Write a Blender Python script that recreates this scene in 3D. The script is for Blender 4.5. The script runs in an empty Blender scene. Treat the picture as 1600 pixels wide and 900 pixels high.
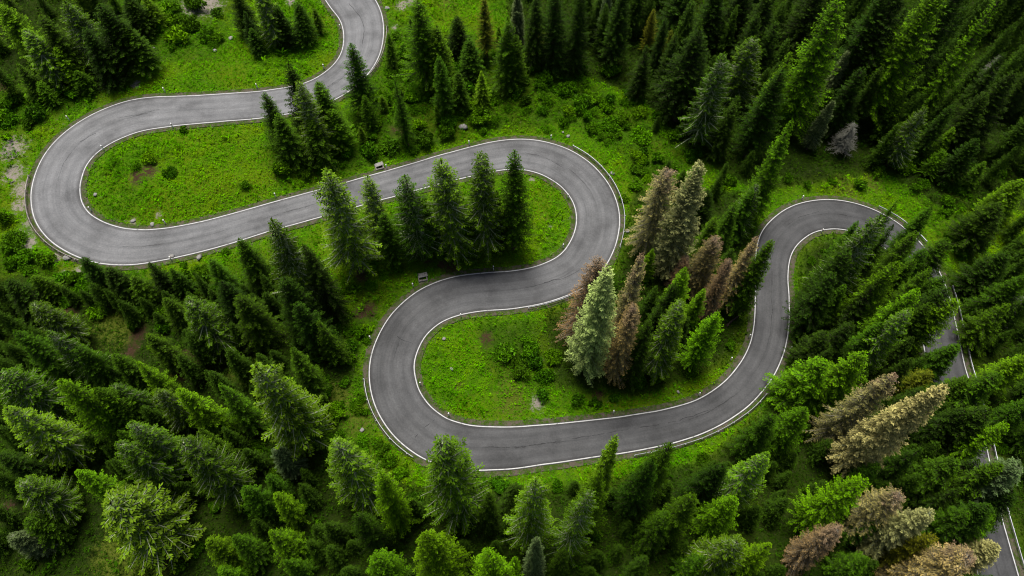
import bpy, math, random
import numpy as np
from mathutils import Vector

# ---------------------------------------------------------------- camera, sky, sun, exposure
C = bpy.context.scene.collection
F, TH, CAMH = 1081.0, math.radians(31.8), 110.0          # focal length in px of the 1600 px photo, tilt, height
cam = bpy.data.cameras.new('camera'); camo = bpy.data.objects.new('camera', cam); C.objects.link(camo)
camo.location = (0, 0, CAMH); camo.rotation_euler = (TH, 0, 0)
cam.sensor_width = 36.0; cam.lens = 36.0*F/1600.0
cam.clip_start = 0.5; cam.clip_end = 5000
bpy.context.scene.camera = camo
EL, AZ = math.radians(73), math.radians(-15)              # sun height; azimuth from +Y clockwise
w = bpy.data.worlds.new("World"); bpy.context.scene.world = w; w.use_nodes = True
nt = w.node_tree; sky = nt.nodes.new('ShaderNodeTexSky'); sky.sky_type = 'NISHITA'; sky.sun_disc = False
sky.sun_elevation = EL; sky.sun_rotation = AZ; sky.air_density = 1.0; sky.dust_density = 4.0; sky.ozone_density = 0.6
bg = nt.nodes['Background']; nt.links.new(sky.outputs[0], bg.inputs[0]); bg.inputs[1].default_value = 0.05
sl = bpy.data.lights.new('sun', 'SUN'); sl.energy = 3.2; sl.angle = math.radians(30); sl.color = (1, 0.965, 0.91)
so = bpy.data.objects.new('sun', sl); C.objects.link(so)
sd = Vector((math.sin(AZ)*math.cos(EL), math.cos(AZ)*math.cos(EL), math.sin(EL)))
so.rotation_euler = sd.to_track_quat('Z', 'Y').to_euler(); so.location = (0, 0, 150)
vs = bpy.context.scene.view_settings
bpy.context.scene.cycles.filter_width = 1.1
vs.view_transform = 'Standard'; vs.look = 'None'; vs.gamma = 1; vs.use_curve_mapping = False; vs.exposure = 0.58

rng = np.random.default_rng(11)
random.seed(5)

# ---------------------------------------------------------------- helpers
def h0(x, y):                                             # the hillside
    return 0.06*(y-68)-0.07*x+1.0*np.sin(x/31+0.6)*np.cos(y/27)+0.5*np.sin(x/13+y/17)+0.4*np.cos(y/11-x/19)

def ray(px, py):
    a = (px-800)/F; b = -(py-450)/F
    return np.array([a, b*math.cos(TH)+math.sin(TH), b*math.sin(TH)-math.cos(TH)])

def project(x, y, z):
    z = z-CAMH
    up = y*math.cos(TH)+z*math.sin(TH); dep = y*math.sin(TH)-z*math.cos(TH)
    return 800+F*x/dep, 450-F*up/dep

def mesh_from(name, verts, faces_flat, counts):
    """fast mesh: verts (n,3), loop vertex indices, corner count of every face"""
    me = bpy.data.meshes.new(name)
    verts = np.asarray(verts, dtype=np.float32); fl = np.asarray(faces_flat, dtype=np.int32); ct = np.asarray(counts, dtype=np.int32)
    me.vertices.add(len(verts)); me.vertices.foreach_set('co', verts.ravel())
    me.loops.add(len(fl)); me.loops.foreach_set('vertex_index', fl)
    me.polygons.add(len(ct))
    st = np.zeros(len(ct), dtype=np.int32); st[1:] = np.cumsum(ct)[:-1]
    me.polygons.foreach_set('loop_start', st); me.polygons.foreach_set('loop_total', ct)
    me.update(calc_edges=True); me.validate()
    return me

def add_attr(me, name, vals):                             # one value per vertex
    a = me.attributes.new(name, 'FLOAT', 'POINT'); a.data.foreach_set('value', np.asarray(vals, dtype=np.float32))

def link(name, me, mat=None, parent=None, smooth=False):
    o = bpy.data.objects.new(name, me); C.objects.link(o)
    if mat is not None and len(me.materials) == 0: me.materials.append(mat)
    if parent is not None: o.parent = parent
    if smooth: me.polygons.foreach_set('use_smooth', [True]*len(me.polygons))
    return o

def tag(o, label=None, cat=None, group=None, kind=None):
    if label: o['label'] = label
    if cat: o['category'] = cat
    if group: o['group'] = group
    if kind: o['kind'] = kind
    return o

def empty(name, loc, rz=0):
    o = bpy.data.objects.new(name, None); C.objects.link(o)
    o.location = loc; o.rotation_euler = (0, 0, rz); o.empty_display_size = 0.3
    return o

class MB:                                                 # collects simple shapes into one mesh
    def __init__(s): s.v = []; s.f = []; s.c = []; s.n = 0
    def add(s, vs, fs):
        for f in fs: s.f.extend([i+s.n for i in f]); s.c.append(len(f))
        s.v.extend([tuple(v) for v in vs]); s.n += len(vs)
    def box(s, cx, cy, cz, sx, sy, sz, rz=0, bev=0.0):
        ca, sa = math.cos(rz), math.sin(rz)
        vs = []
        b = min(bev, sx*.45, sy*.45, sz*.45)
        def P(x, y, z): return (cx+x*ca-y*sa, cy+x*sa+y*ca, cz+z)
        hx, hy, hz = sx/2, sy/2, sz/2
        if b <= 0:
            vs = [P(x, y, z) for z in (-hz, hz) for x, y in ((-hx, -hy), (hx, -hy), (hx, hy), (-hx, hy))]
            s.add(vs, [(3, 2, 1, 0), (4, 5, 6, 7), (0, 1, 5, 4), (1, 2, 6, 5), (2, 3, 7, 6), (3, 0, 4, 7)]); return
        rings = [(-hz, b), (-hz+b, 0), (hz-b, 0), (hz, b)]
        for z, i in rings:
            for x, y in ((-hx+i, -hy+i), (hx-i, -hy+i), (hx-i, hy-i), (-hx+i, hy-i)): vs.append(P(x, y, z))
        fs = [(3, 2, 1, 0), (12, 13, 14, 15)]
        for r in range(3):
            for k in range(4): fs.append((r*4+k, r*4+(k+1) % 4, r*4+4+(k+1) % 4, r*4+4+k))
        s.add(vs, fs)
    def tube(s, pts, rad, n=6):
        pts = [np.array(p, float) for p in pts]; vs = []; fs = []
        for i, p in enumerate(pts):
            d = pts[min(i+1, len(pts)-1)]-pts[max(i-1, 0)]; d /= np.linalg.norm(d)+1e-9
            a = np.cross(d, (0, 0, 1.0)); 
            if np.linalg.norm(a) < 1e-3: a = np.array([1.0, 0, 0])
            a /= np.linalg.norm(a); b = np.cross(d, a)
            for k in range(n):
                t = 2*math.pi*k/n; vs.append(p+(a*math.cos(t)+b*math.sin(t))*rad[i])
        for i in range(len(pts)-1):
            for k in range(n): fs.append((i*n+k, i*n+(k+1) % n, i*n+n+(k+1) % n, i*n+n+k))
        fs.append(tuple(range(n))); fs.append(tuple(range(len(pts)*n-1, len(pts)*n-n-1, -1)))
        s.add(vs, fs)
    def mesh(s, name): return mesh_from(name, s.v, s.f, s.c)

# ---------------------------------------------------------------- materials
def new_mat(name, rough=0.8, spec=0.3):
    m = bpy.data.materials.new(name); m.use_nodes = True; b = m.node_tree.nodes['Principled BSDF']
    b.inputs['Roughness'].default_value = rough; b.inputs['Specular IOR Level'].default_value = spec
    return m, m.node_tree, b
def N(nt, t, **kw):
    n = nt.nodes.new(t)
    for k, v in kw.items(): setattr(n, k, v)
    return n
def noise(nt, vec, scale, detail=4, rough=0.55):
    n = N(nt, 'ShaderNodeTexNoise'); n.inputs['Scale'].default_value = scale; n.inputs['Detail'].default_value = detail
    n.inputs['Roughness'].default_value = rough
    if vec is not None: nt.links.new(vec, n.inputs['Vector'])
    return n.outputs['Fac']
def ramp(nt, fac, stops):
    r = N(nt, 'ShaderNodeValToRGB'); e = r.color_ramp.elements
    while len(e) < len(stops): e.new(0.5)
    for i, (p, c) in enumerate(stops):
        e[i].position = p; e[i].color = (*c, 1) if len(c) == 3 else c
    nt.links.new(fac, r.inputs[0]); return r.outputs[0]
def mix(nt, fac, a, b, blend='MIX'):
    m = N(nt, 'ShaderNodeMix', data_type='RGBA', blend_type=blend)
    if isinstance(fac, (int, float)): m.inputs[0].default_value = fac
    else: nt.links.new(fac, m.inputs[0])
    for s, v in ((6, a), (7, b)):
        if isinstance(v, tuple): m.inputs[s].default_value = (*v, 1)
        else: nt.links.new(v, m.inputs[s])
    return m.outputs[2]
def mth(nt, op, a, b=0.0, c=None):
    m = N(nt, 'ShaderNodeMath', operation=op)
    for i, v in enumerate((a, b, c)):
        if v is None: continue
        if isinstance(v, (int, float)): m.inputs[i].default_value = v
        else: nt.links.new(v, m.inputs[i])
    return m.outputs[0]
def attr(nt, name):
    a = N(nt, 'ShaderNodeAttribute'); a.attribute_name = name; return a.outputs['Fac']
def bump(nt, b, h, strength, dist):
    n = N(nt, 'ShaderNodeBump'); n.inputs['Strength'].default_value = strength; n.inputs['Distance'].default_value = dist
    nt.links.new(h, n.inputs['Height']); nt.links.new(n.outputs[0], b.inputs['Normal'])
def simple(name, col, rough=0.7, spec=0.3, metal=0.0, var=0.25, sc=3.0):
    m, nt, b = new_mat(name, rough, spec); tc = N(nt, 'ShaderNodeTexCoord').outputs['Object']
    f = noise(nt, tc, sc, 5)
    nt.links.new(ramp(nt, f, [(0.3, tuple(c*(1-var) for c in col)), (0.7, tuple(min(1, c*(1+var)) for c in col))]), b.inputs['Base Color'])
    b.inputs['Metallic'].default_value = metal
    return m

def foliage_mat(name, trans=0.12, tipmul=(1.55, 1.35, 0.9), top=None, lich=None):
    """tint comes from the object's own colour; every leaf varies by the attribute v; t = new growth at the twig end"""
    m, nt, b = new_mat(name, 0.6, 0.06)
    oi = N(nt, 'ShaderNodeObjectInfo'); v = attr(nt, 'v'); t = attr(nt, 't')
    gray = N(nt, 'ShaderNodeCombineColor'); k = mth(nt, 'MULTIPLY_ADD', v, 1.5, 0.30)
    nt.links.new(k, gray.inputs[0]); nt.links.new(k, gray.inputs[1]); nt.links.new(mth(nt, 'MULTIPLY', k, 0.9), gray.inputs[2])
    c1 = mix(nt, 1.0, oi.outputs['Color'], gray.outputs[0], 'MULTIPLY')
    c2 = mix(nt, 1.0, c1, tipmul, 'MULTIPLY')
    c3 = mix(nt, t, c1, c2)
    if lich:                                              # lichen on the older inner twigs
        c3 = mix(nt, mth(nt, 'MULTIPLY', attr(nt, 'l'), .75), c3, mix(nt, 1.0, gray.outputs[0], lich, 'MULTIPLY'))
    if top:
        pn = noise(nt, N(nt, 'ShaderNodeTexCoord').outputs['Object'], .35, 3)
        hh = mth(nt, 'ADD', attr(nt, 'h'), mth(nt, 'MULTIPLY_ADD', pn, 1.1, -.55))
        c3 = mix(nt, ramp(nt, hh, [(.72, (0, 0, 0)), (1.05, (1, 1, 1))]), c3, mix(nt, 1.0, gray.outputs[0], top, 'MULTIPLY'))
    nt.links.new(c3, b.inputs['Base Color'])
    tr = N(nt, 'ShaderNodeBsdfTranslucent'); nt.links.new(c3, tr.inputs['Color'])
    mx = N(nt, 'ShaderNodeMixShader'); mx.inputs[0].default_value = trans
    out = nt.nodes['Material Output']
    nt.links.new(b.outputs[0], mx.inputs[1]); nt.links.new(tr.outputs[0], mx.inputs[2]); nt.links.new(mx.outputs[0], out.inputs['Surface'])
    return m
M = {}
M['needles'] = foliage_mat('needles')
M['needles_brown'] = foliage_mat('needles_brown', top=(0.25, 0.175, 0.115))
M['needles_rib'] = foliage_mat('needles_rib', lich=(0.23, 0.30, 0.13))
M['needles_lichen'] = foliage_mat('needles_lichen', tipmul=(1.12, 1.12, 1.15))
M['leaves'] = foliage_mat('leaves', 0.2, (1.2, 1.15, 0.9))
M['bark'] = simple('bark', (0.075, 0.055, 0.04), 0.9, 0.1, var=0.5, sc=6)
M['twig_dark'] = simple('twig_dark', (0.06, 0.055, 0.035), 0.9, 0.1, var=0.5, sc=4)
M['twig_pale'] = simple('twig_pale', (0.40, 0.45, 0.27), 0.9, 0.1, var=0.4, sc=4)
M['twig_grey'] = simple('twig_grey', (0.20, 0.20, 0.16), 0.9, 0.1, var=0.3, sc=4)
M['twig_brown'] = simple('twig_brown', (0.27, 0.24, 0.18), 0.9, 0.1, var=0.4, sc=4)
M['paint'] = simple('white_paint', (0.62, 0.62, 0.60), 0.6, 0.3, var=0.16, sc=1.6)
M['plastic'] = simple('white_plastic', (0.78, 0.78, 0.76), 0.4, 0.4, var=0.05)
M['black'] = simple('black_band', (0.03, 0.03, 0.03), 0.5, 0.4, var=0.1)
M['reflector'] = simple('amber_reflector', (0.7, 0.12, 0.03), 0.25, 0.6, var=0.1)
M['steel'] = simple('galvanised_steel', (0.42, 0.43, 0.44), 0.42, 0.5, 0.55, var=0.2, sc=1.5)
M['oldsteel'] = simple('weathered_rail', (0.30, 0.27, 0.24), 0.7, 0.3, 0.2, var=0.45, sc=1.2)
M['stone'] = simple('stone', (0.27, 0.26, 0.24), 0.9, 0.2, var=0.35, sc=3)
M['concrete'] = simple('concrete', (0.20, 0.18, 0.165), 0.9, 0.2, var=0.4, sc=2)
M['deadwood'] = simple('dead_wood', (0.40, 0.37, 0.32), 0.9, 0.1, var=0.35, sc=2)
# ---------------------------------------------------------------- the road's centre line (x, y, width) in metres
ROAD=[(-40.7,150.4,11.8),(-39.8,148.2,11.3),(-38.8,145.9,10.8),(-37.7,143.8,10.4),(-36.4,141.6,10.0),(-35.4,139.4,9.7),(-34.7,137.1,9.4),(-34.2,134.7,9.2),(-33.9,132.2,9.0),(-33.8,129.8,8.8),(-33.9,127.3,8.7),(-34.3,124.9,8.6),(-35.0,122.6,8.5),(-36.0,120.3,8.5),(-37.3,118.2,8.4),(-38.7,116.3,8.4),(-40.4,114.5,8.3),(-42.3,113.0,8.2),(-44.5,111.7,8.1),(-46.7,110.7,8.1),(-49.0,109.9,8.1),(-51.3,109.1,8.1),(-53.7,108.4,8.1),(-56.3,107.9,8.1),(-58.7,107.5,8.1),(-61.1,107.0,8.2),(-63.6,106.6,8.2),(-66.0,106.2,8.3),(-68.4,105.9,8.5),(-70.8,105.5,8.9),(-73.3,105.2,9.3),(-75.7,104.7,9.7),(-78.0,103.9,10.0),(-80.1,102.7,10.1),(-82.1,101.3,10.1),(-83.9,99.6,10.0),(-85.4,97.7,9.9),(-86.6,95.5,9.7),(-87.3,93.2,9.5),(-87.6,90.8,9.2),(-87.5,88.3,9.1),(-87.2,85.9,8.9),(-86.5,83.6,8.7),(-85.5,81.3,8.5),(-84.1,79.3,8.3),(-82.2,77.4,8.1),(-80.2,76.1,8.1),(-78.0,75.0,8.1),(-75.7,74.2,8.2),(-73.3,73.7,8.1),(-70.8,73.6,8.0),(-68.4,73.7,7.8),(-65.9,74.2,7.5),(-63.6,74.7,7.3),(-61.2,75.4,7.2),(-58.9,76.1,7.1),(-56.5,76.9,7.0),(-54.2,77.8,7.0),(-52.0,78.7,6.9),(-49.7,79.7,6.8),(-47.5,80.7,6.7),(-45.2,81.7,6.7),(-43.0,82.6,6.8),(-40.7,83.6,6.8),(-38.5,84.6,6.8),(-36.2,85.6,6.8),(-34.0,86.7,6.8),(-31.6,87.8,6.8),(-29.4,88.9,6.9),(-27.2,90.0,6.9),(-24.9,91.0,7.0),(-22.7,92.1,7.1),(-20.5,93.2,7.1),(-18.3,94.2,7.2),(-16.1,95.3,7.3),(-13.9,96.3,7.5),(-11.6,97.2,7.6),(-9.3,98.1,7.8),(-7.0,99.0,7.9),(-4.7,99.8,8.1),(-2.3,100.5,8.2),(0.1,100.9,8.4),(2.5,101.0,8.6),(4.9,100.7,8.8),(7.3,100.0,8.9),(9.5,99.0,9.1),(11.5,97.6,9.1),(13.3,96.0,9.0),(14.8,94.0,8.9),(16.1,91.7,8.8),(16.9,89.3,8.7),(17.3,86.9,8.7),(17.3,84.5,8.6),(16.9,82.1,8.5),(16.2,79.7,8.5),(15.2,77.5,8.5),(14.0,75.4,8.5),(12.4,73.5,8.5),(10.5,72.0,8.4),(8.3,70.8,8.3),(6.1,69.8,8.2),(3.8,69.0,8.2),(1.4,68.4,8.2),(-1.0,67.9,8.3),(-3.4,67.6,8.3),(-5.9,67.2,8.2),(-8.3,66.7,8.3),(-10.6,66.0,8.3),(-12.8,65.0,8.2),(-14.9,63.7,8.1),(-16.7,62.0,7.9),(-18.4,59.9,7.8),(-19.5,57.7,7.7),(-20.3,55.4,7.7),(-20.8,53.0,7.7),(-20.8,50.6,7.7),(-20.3,48.2,7.8),(-19.5,45.9,7.7),(-18.2,43.8,7.7),(-16.6,41.9,7.7),(-14.7,40.4,7.7),(-12.6,39.1,7.7),(-10.3,38.4,7.7),(-7.9,37.9,7.6),(-5.5,37.8,7.5),(-3.0,37.9,7.3),(-0.6,38.0,7.2),(1.9,38.3,7.0),(4.3,38.7,6.8),(6.7,39.0,6.7),(9.2,39.4,6.6),(11.6,39.8,6.5),(14.0,40.2,6.4),(16.7,40.6,6.4),(19.1,41.0,6.3),(21.5,41.5,6.3),(23.9,42.0,6.2),(26.3,42.5,6.1),(28.7,43.2,6.0),(31.0,43.9,5.9),(33.3,44.8,5.7),(35.5,45.9,5.7),(37.6,47.2,5.7),(39.6,48.6,5.8),(41.4,50.2,5.8),(43.1,52.0,5.9),(44.7,53.9,6.0),(46.0,55.9,6.0),(47.2,58.1,6.1),(48.1,60.4,6.2),(48.8,62.7,6.3),(49.4,65.1,6.4),(49.8,67.5,6.4),(50.3,69.9,6.3),(50.6,72.4,6.2),(51.1,75.0,6.3),(51.7,77.4,6.5),(52.5,79.7,6.8),(53.7,81.9,7.1),(55.2,83.7,7.2),(57.1,85.4,7.3),(59.0,86.8,7.4),(61.2,87.9,7.5),(63.6,88.6,7.6),(66.0,89.0,7.7),(68.4,89.0,7.8),(70.8,88.6,7.8),(73.2,87.8,7.8),(75.3,86.7,7.7),(77.3,85.2,7.6),(78.9,83.4,7.4),(80.3,81.4,7.3),(81.2,79.1,7.2),(81.8,76.8,7.1),(82.1,74.3,7.1),(82.2,71.9,7.1),(82.1,69.4,7.0),(81.8,66.7,7.0),(81.5,64.3,6.9),(81.2,61.9,6.8),(80.8,59.4,6.8),(80.4,57.0,6.8),(80.1,54.6,6.8),(79.9,52.1,7.0),(79.6,49.7,7.1),(79.4,47.3,7.2),(79.1,44.8,7.3),(78.9,42.4,7.2),(78.7,39.9,7.2),(78.5,37.5,7.0),(78.3,35.0,6.8),(78.1,32.6,6.7),(77.9,30.1,6.5),(77.8,27.7,6.5),(77.8,25.2,6.5),(77.8,22.8,6.4),(77.8,20.3,6.4),(77.8,17.9,6.3),(77.7,15.4,6.2),(77.7,12.7,6.1)]

R = np.array(ROAD); RC = R[:, :2]; RW = R[:, 2]
rz = h0(RC[:, 0], RC[:, 1])
k = np.hanning(15); k /= k.sum(); RZ = np.convolve(np.pad(rz, 7, mode='reflect', reflect_type='odd'), k, 'valid')
q = np.linspace(0, len(R)-1, 1000); ii = np.arange(len(R))
CX, CY, CW, CZ = [np.interp(q, ii, v) for v in (RC[:, 0], RC[:, 1], RW, RZ)]
k = np.hanning(11); k /= k.sum()
CX, CY, CW, CZ = [np.convolve(np.pad(v, 5, mode='reflect', reflect_type='odd'), k, 'valid') for v in (CX, CY, CW, CZ)]
TX, TY = np.gradient(CX), np.gradient(CY); L_ = np.hypot(TX, TY); TX /= L_; TY /= L_
NX, NY = -TY, TX                                           # to the left of travel (from the top of the photo downwards)
S = np.r_[0, np.cumsum(np.hypot(np.diff(CX), np.diff(CY)))]

def road_info(x, y):
    """distance to the road's edge and road height nearby"""
    x = np.atleast_1d(x).astype(np.float32); y = np.atleast_1d(y).astype(np.float32)
    D = np.empty(len(x)); Z = np.empty(len(x)); cx, cy, cw, cz = [v[::3].astype(np.float32) for v in (CX, CY, CW, CZ)]
    for a in range(0, len(x), 20000):
        d = np.hypot(x[a:a+20000, None]-cx, y[a:a+20000, None]-cy)-cw/2
        D[a:a+20000] = d.min(1)
        wgt = 1/np.maximum(d+5, 0.5)**8
        Z[a:a+20000] = (wgt*cz).sum(1)/wgt.sum(1)
    return D, Z
def sstep(t): t = np.clip(t, 0, 1); return t*t*(3-2*t)
def height(x, y):
    x = np.atleast_1d(np.asarray(x, float)); y = np.atleast_1d(np.asarray(y, float))
    D, Z = road_info(x, y); t = sstep((D-0.9)/6.0)
    micro = 0.22*np.sin(x*1.1+2*np.sin(y*0.7))*np.cos(y*0.9+np.sin(x*0.5))+0.25*np.sin(x*0.37+y*0.53)
    ditch = -0.25*np.exp(-((D-1.9)/0.6)**2)
    return (Z-0.10)*(1-t)+(h0(x, y)+micro)*t+ditch

def ground(px, py):
    d = ray(px, py); t = CAMH/-d[2]
    for i in range(25): t = (CAMH-h0(d[0]*t, d[1]*t))/-d[2]*0.7+0.3*t
    return d[0]*t, d[1]*t
def gz(x, y): return float(height(x, y)[0])

# ---------------------------------------------------------------- ground sheet
def axis(a, b, step, far):
    core = np.arange(a, b+.01, step); o = []; s = step; v = b
    while v < far: s *= 1.35; v += s; o.append(v)
    p = []; s = step; v = a
    while v > -far: s *= 1.35; v -= s; p.append(v)
    return np.r_[p[::-1], core, o]
gx = axis(-150, 150, 0.75, 900); gy = axis(8, 215, 0.75, 1100)
X, Y = np.meshgrid(gx, gy); xs, ys = X.ravel(), Y.ravel()
D, _ = road_info(xs, ys)
zs = height(np.clip(xs, -250, 250), np.clip(ys, -100, 350))
nx, ny = len(gx), len(gy)
idx = np.arange(nx*ny).reshape(ny, nx)
fl = np.stack([idx[:-1, :-1], idx[:-1, 1:], idx[1:, 1:], idx[1:, :-1]], -1).reshape(-1)
me = mesh_from('ground', np.c_[xs, ys, zs], fl, np.full((nx-1)*(ny-1), 4))
# bare patches: photo position, radius in px, kind (0 pale gravel, 1 dark soil, 2 dry olive grass)
BARE = [(172,118,26,0),(212,130,9,0),(20,232,26,0),(35,292,20,0),(55,345,24,0),(18,270,22,0),(30,318,16,0),(45,378,14,0),(320,4,34,0),(300,12,18,0),(455,2,10,0),(628,8,14,0),(616,42,7,0),
 (92,400,12,0),(125,425,13,0),(232,268,17,1),(215,278,14,1),(108,135,10,1),(8,132,16,1),(104,495,20,1),(575,482,17,1),(560,490,12,1),(760,530,14,1),(620,205,14,1),(668,402,15,1),(565,432,14,1),(705,418,18,1),(690,412,12,1),
 (300,565,26,1),(285,580,16,1),(215,520,18,1),(205,545,14,1),(935,618,14,1),(255,872,22,1),(10,798,16,1),(235,820,12,1),
 (190,500,42,2),(165,490,30,2),(850,340,8,2),(860,353,5,0),(840,630,16,0),(800,620,34,2),(715,600,10,2),(245,332,7,0),(205,343,8,0),(262,595,14,2),(380,575,26,2),(230,880,60,2),(180,870,40,2),(840,60,16,2),
 (670,622,7,0),(830,282,7,0),(855,290,8,2),(898,345,5,0),(1365,285,20,2),(1320,290,24,2),(560,655,30,2),(530,620,26,2),(1490,290,30,2),(640,2,12,0),(700,5,16,2),(130,380,8,0),(300,400,9,0),(310,403,7,0),(100,430,10,0),(640,262,7,0),(590,262,8,0),(658,436,8,0),(1245,372,6,0),(985,648,8,0)]
att = {0: np.zeros(len(xs)), 1: np.zeros(len(xs)), 2: np.zeros(len(xs))}
def mpp(px, py):                                           # metres per photo pixel, across
    d = ray(px, py); return CAMH/-d[2]/F
for px, py, r, kd in BARE:
    x, y = ground(px, py); rr = r*mpp(px, py)
    d = np.hypot((xs-x), (ys-y)/1.25)/rr
    att[kd] = np.maximum(att[kd], np.clip(1.25-d, 0, 1))
# woodland floor: inside these photo outlines the ground is needle litter and moss, darkened to paint in the trees' shade
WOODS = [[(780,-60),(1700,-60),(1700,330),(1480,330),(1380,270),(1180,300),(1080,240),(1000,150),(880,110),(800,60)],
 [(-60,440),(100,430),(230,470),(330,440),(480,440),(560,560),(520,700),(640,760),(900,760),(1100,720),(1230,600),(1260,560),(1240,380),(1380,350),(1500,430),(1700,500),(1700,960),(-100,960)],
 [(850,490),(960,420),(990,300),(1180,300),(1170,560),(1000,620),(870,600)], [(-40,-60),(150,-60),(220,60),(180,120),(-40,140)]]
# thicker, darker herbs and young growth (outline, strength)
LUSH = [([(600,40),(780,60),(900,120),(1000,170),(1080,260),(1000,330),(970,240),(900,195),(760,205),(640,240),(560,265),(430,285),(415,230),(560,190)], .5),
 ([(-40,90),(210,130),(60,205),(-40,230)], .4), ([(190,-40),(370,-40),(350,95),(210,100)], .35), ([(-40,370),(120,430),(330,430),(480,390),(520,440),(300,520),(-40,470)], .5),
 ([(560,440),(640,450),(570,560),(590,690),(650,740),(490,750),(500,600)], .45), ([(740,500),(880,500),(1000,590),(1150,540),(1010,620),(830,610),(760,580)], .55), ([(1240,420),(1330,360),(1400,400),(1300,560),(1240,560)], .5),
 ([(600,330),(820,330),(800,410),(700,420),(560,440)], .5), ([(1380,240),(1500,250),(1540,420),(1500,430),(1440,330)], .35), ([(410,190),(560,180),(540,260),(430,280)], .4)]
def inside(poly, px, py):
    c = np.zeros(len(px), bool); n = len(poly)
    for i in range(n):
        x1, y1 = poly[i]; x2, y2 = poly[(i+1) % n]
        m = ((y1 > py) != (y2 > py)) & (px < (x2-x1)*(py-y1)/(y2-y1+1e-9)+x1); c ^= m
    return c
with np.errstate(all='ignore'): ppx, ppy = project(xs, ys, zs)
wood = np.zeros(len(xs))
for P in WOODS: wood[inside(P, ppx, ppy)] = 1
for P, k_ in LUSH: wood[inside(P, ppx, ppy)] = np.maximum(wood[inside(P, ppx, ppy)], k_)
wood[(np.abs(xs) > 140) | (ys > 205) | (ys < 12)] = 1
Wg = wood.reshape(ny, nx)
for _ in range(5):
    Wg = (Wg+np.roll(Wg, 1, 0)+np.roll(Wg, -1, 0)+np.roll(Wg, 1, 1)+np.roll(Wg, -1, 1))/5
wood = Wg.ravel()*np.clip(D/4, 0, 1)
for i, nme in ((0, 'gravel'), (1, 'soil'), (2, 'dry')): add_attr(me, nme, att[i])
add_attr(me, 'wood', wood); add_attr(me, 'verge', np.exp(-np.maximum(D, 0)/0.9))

m, nt, b = new_mat('meadow', 0.95, 0.1); co = N(nt, 'ShaderNodeTexCoord').outputs['Object']
n1 = noise(nt, co, 0.09, 3); n2 = noise(nt, co, 0.7, 5, 0.65); n3 = noise(nt, co, 3.2, 5, 0.7)
g = ramp(nt, n2, [(0.32, (0.038, 0.100, 0.0005)), (0.5, (0.070, 0.165, 0.0008)), (0.68, (0.105, 0.215, 0.001))])
g = mix(nt, ramp(nt, n1, [(0.45, (0, 0, 0)), (0.65, (1, 1, 1))]), g, (0.110, 0.175, 0.001))
g = mix(nt, ramp(nt, n3, [(0.35, (0.6, 0.6, 0.6)), (0.60, (0, 0, 0))]), g, (0.022, 0.060, 0.003))
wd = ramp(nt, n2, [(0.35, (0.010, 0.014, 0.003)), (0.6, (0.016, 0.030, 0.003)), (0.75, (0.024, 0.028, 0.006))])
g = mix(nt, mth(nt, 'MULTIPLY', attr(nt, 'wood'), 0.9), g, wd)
def masked(a, lo, hi):
    s = mth(nt, 'ADD', attr(nt, a), mth(nt, 'MULTIPLY', mth(nt, 'SUBTRACT', noise(nt, co, 1.5, 8, 0.85), 0.5), 4.5))
    return ramp(nt, s, [(lo, (0, 0, 0)), (hi, (1, 1, 1))])
g = mix(nt, masked('dry', 0.35, 0.75), g, (0.080, 0.105, 0.010))
g = mix(nt, masked('soil', 0.45, 0.95), g, mix(nt, n3, (0.028, 0.016, 0.010), (0.075, 0.042, 0.022)))
g = mix(nt, masked('gravel', 0.55, 0.95), g, mix(nt, n3, (0.10, 0.085, 0.06), (0.40, 0.35, 0.31)))
g = mix(nt, masked('verge', 0.45, 0.75), g, mix(nt, n3, (0.07, 0.055, 0.03), (0.20, 0.17, 0.13)))
nt.links.new(g, b.inputs['Base Color']); bump(nt, b, n3, 0.8, 0.25)
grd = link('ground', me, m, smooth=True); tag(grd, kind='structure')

# ---------------------------------------------------------------- road
def ribbon(offs, z, i0=0, i1=1000, step=1, wf=None):
    """strip between lateral positions offs (functions of half width) following the centre line"""
    r = np.arange(i0, i1, step); hw = CW[r]/2; cols = [o(hw) if callable(o) else np.full(len(r), o) for o in offs]
    vs = []; 
    for c in cols: vs.append(np.c_[CX[r]+NX[r]*c, CY[r]+NY[r]*c, CZ[r]+z])
    V = np.stack(vs, 1).reshape(-1, 3); n = len(cols); I = np.arange(len(r)*n).reshape(len(r), n)
    f = np.stack([I[:-1, :-1], I[1:, :-1], I[1:, 1:], I[:-1, 1:]], -1)[:, :, ::-1].reshape(-1)
    me = mesh_from('strip', V, f, np.full((len(r)-1)*(n-1), 4))
    u = np.stack([c/np.maximum(hw, .1) for c in cols], 1).ravel(); add_attr(me, 'u', u); add_attr(me, 's', np.repeat(S[r], n))
    add_attr(me, 'um', np.stack(cols, 1).ravel())
    return me
m, nt, b = new_mat('asphalt', 0.85, 0.3); co = N(nt, 'ShaderNodeTexCoord').outputs['Object']
u = attr(nt, 'u'); s_ = attr(nt, 's'); um = attr(nt, 'um')
cv = N(nt, 'ShaderNodeCombineXYZ'); nt.links.new(mth(nt, 'MULTIPLY', um, 1.6), cv.inputs[0]); nt.links.new(mth(nt, 'MULTIPLY', s_, 0.05), cv.inputs[1])
streak = noise(nt, cv.outputs[0], 1.3, 5, 0.6)
cv2 = N(nt, 'ShaderNodeCombineXYZ'); nt.links.new(mth(nt, 'MULTIPLY', um, 0.5), cv2.inputs[0]); nt.links.new(mth(nt, 'MULTIPLY', s_, 0.10), cv2.inputs[1])
blot = noise(nt, cv2.outputs[0], 1.0, 4, 0.6); grain = noise(nt, co, 3.6, 6, 0.85)
col = ramp(nt, streak, [(0.25, (0.108, 0.110, 0.112)), (0.5, (0.138, 0.140, 0.143)), (0.78, (0.172, 0.174, 0.177))])
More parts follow.
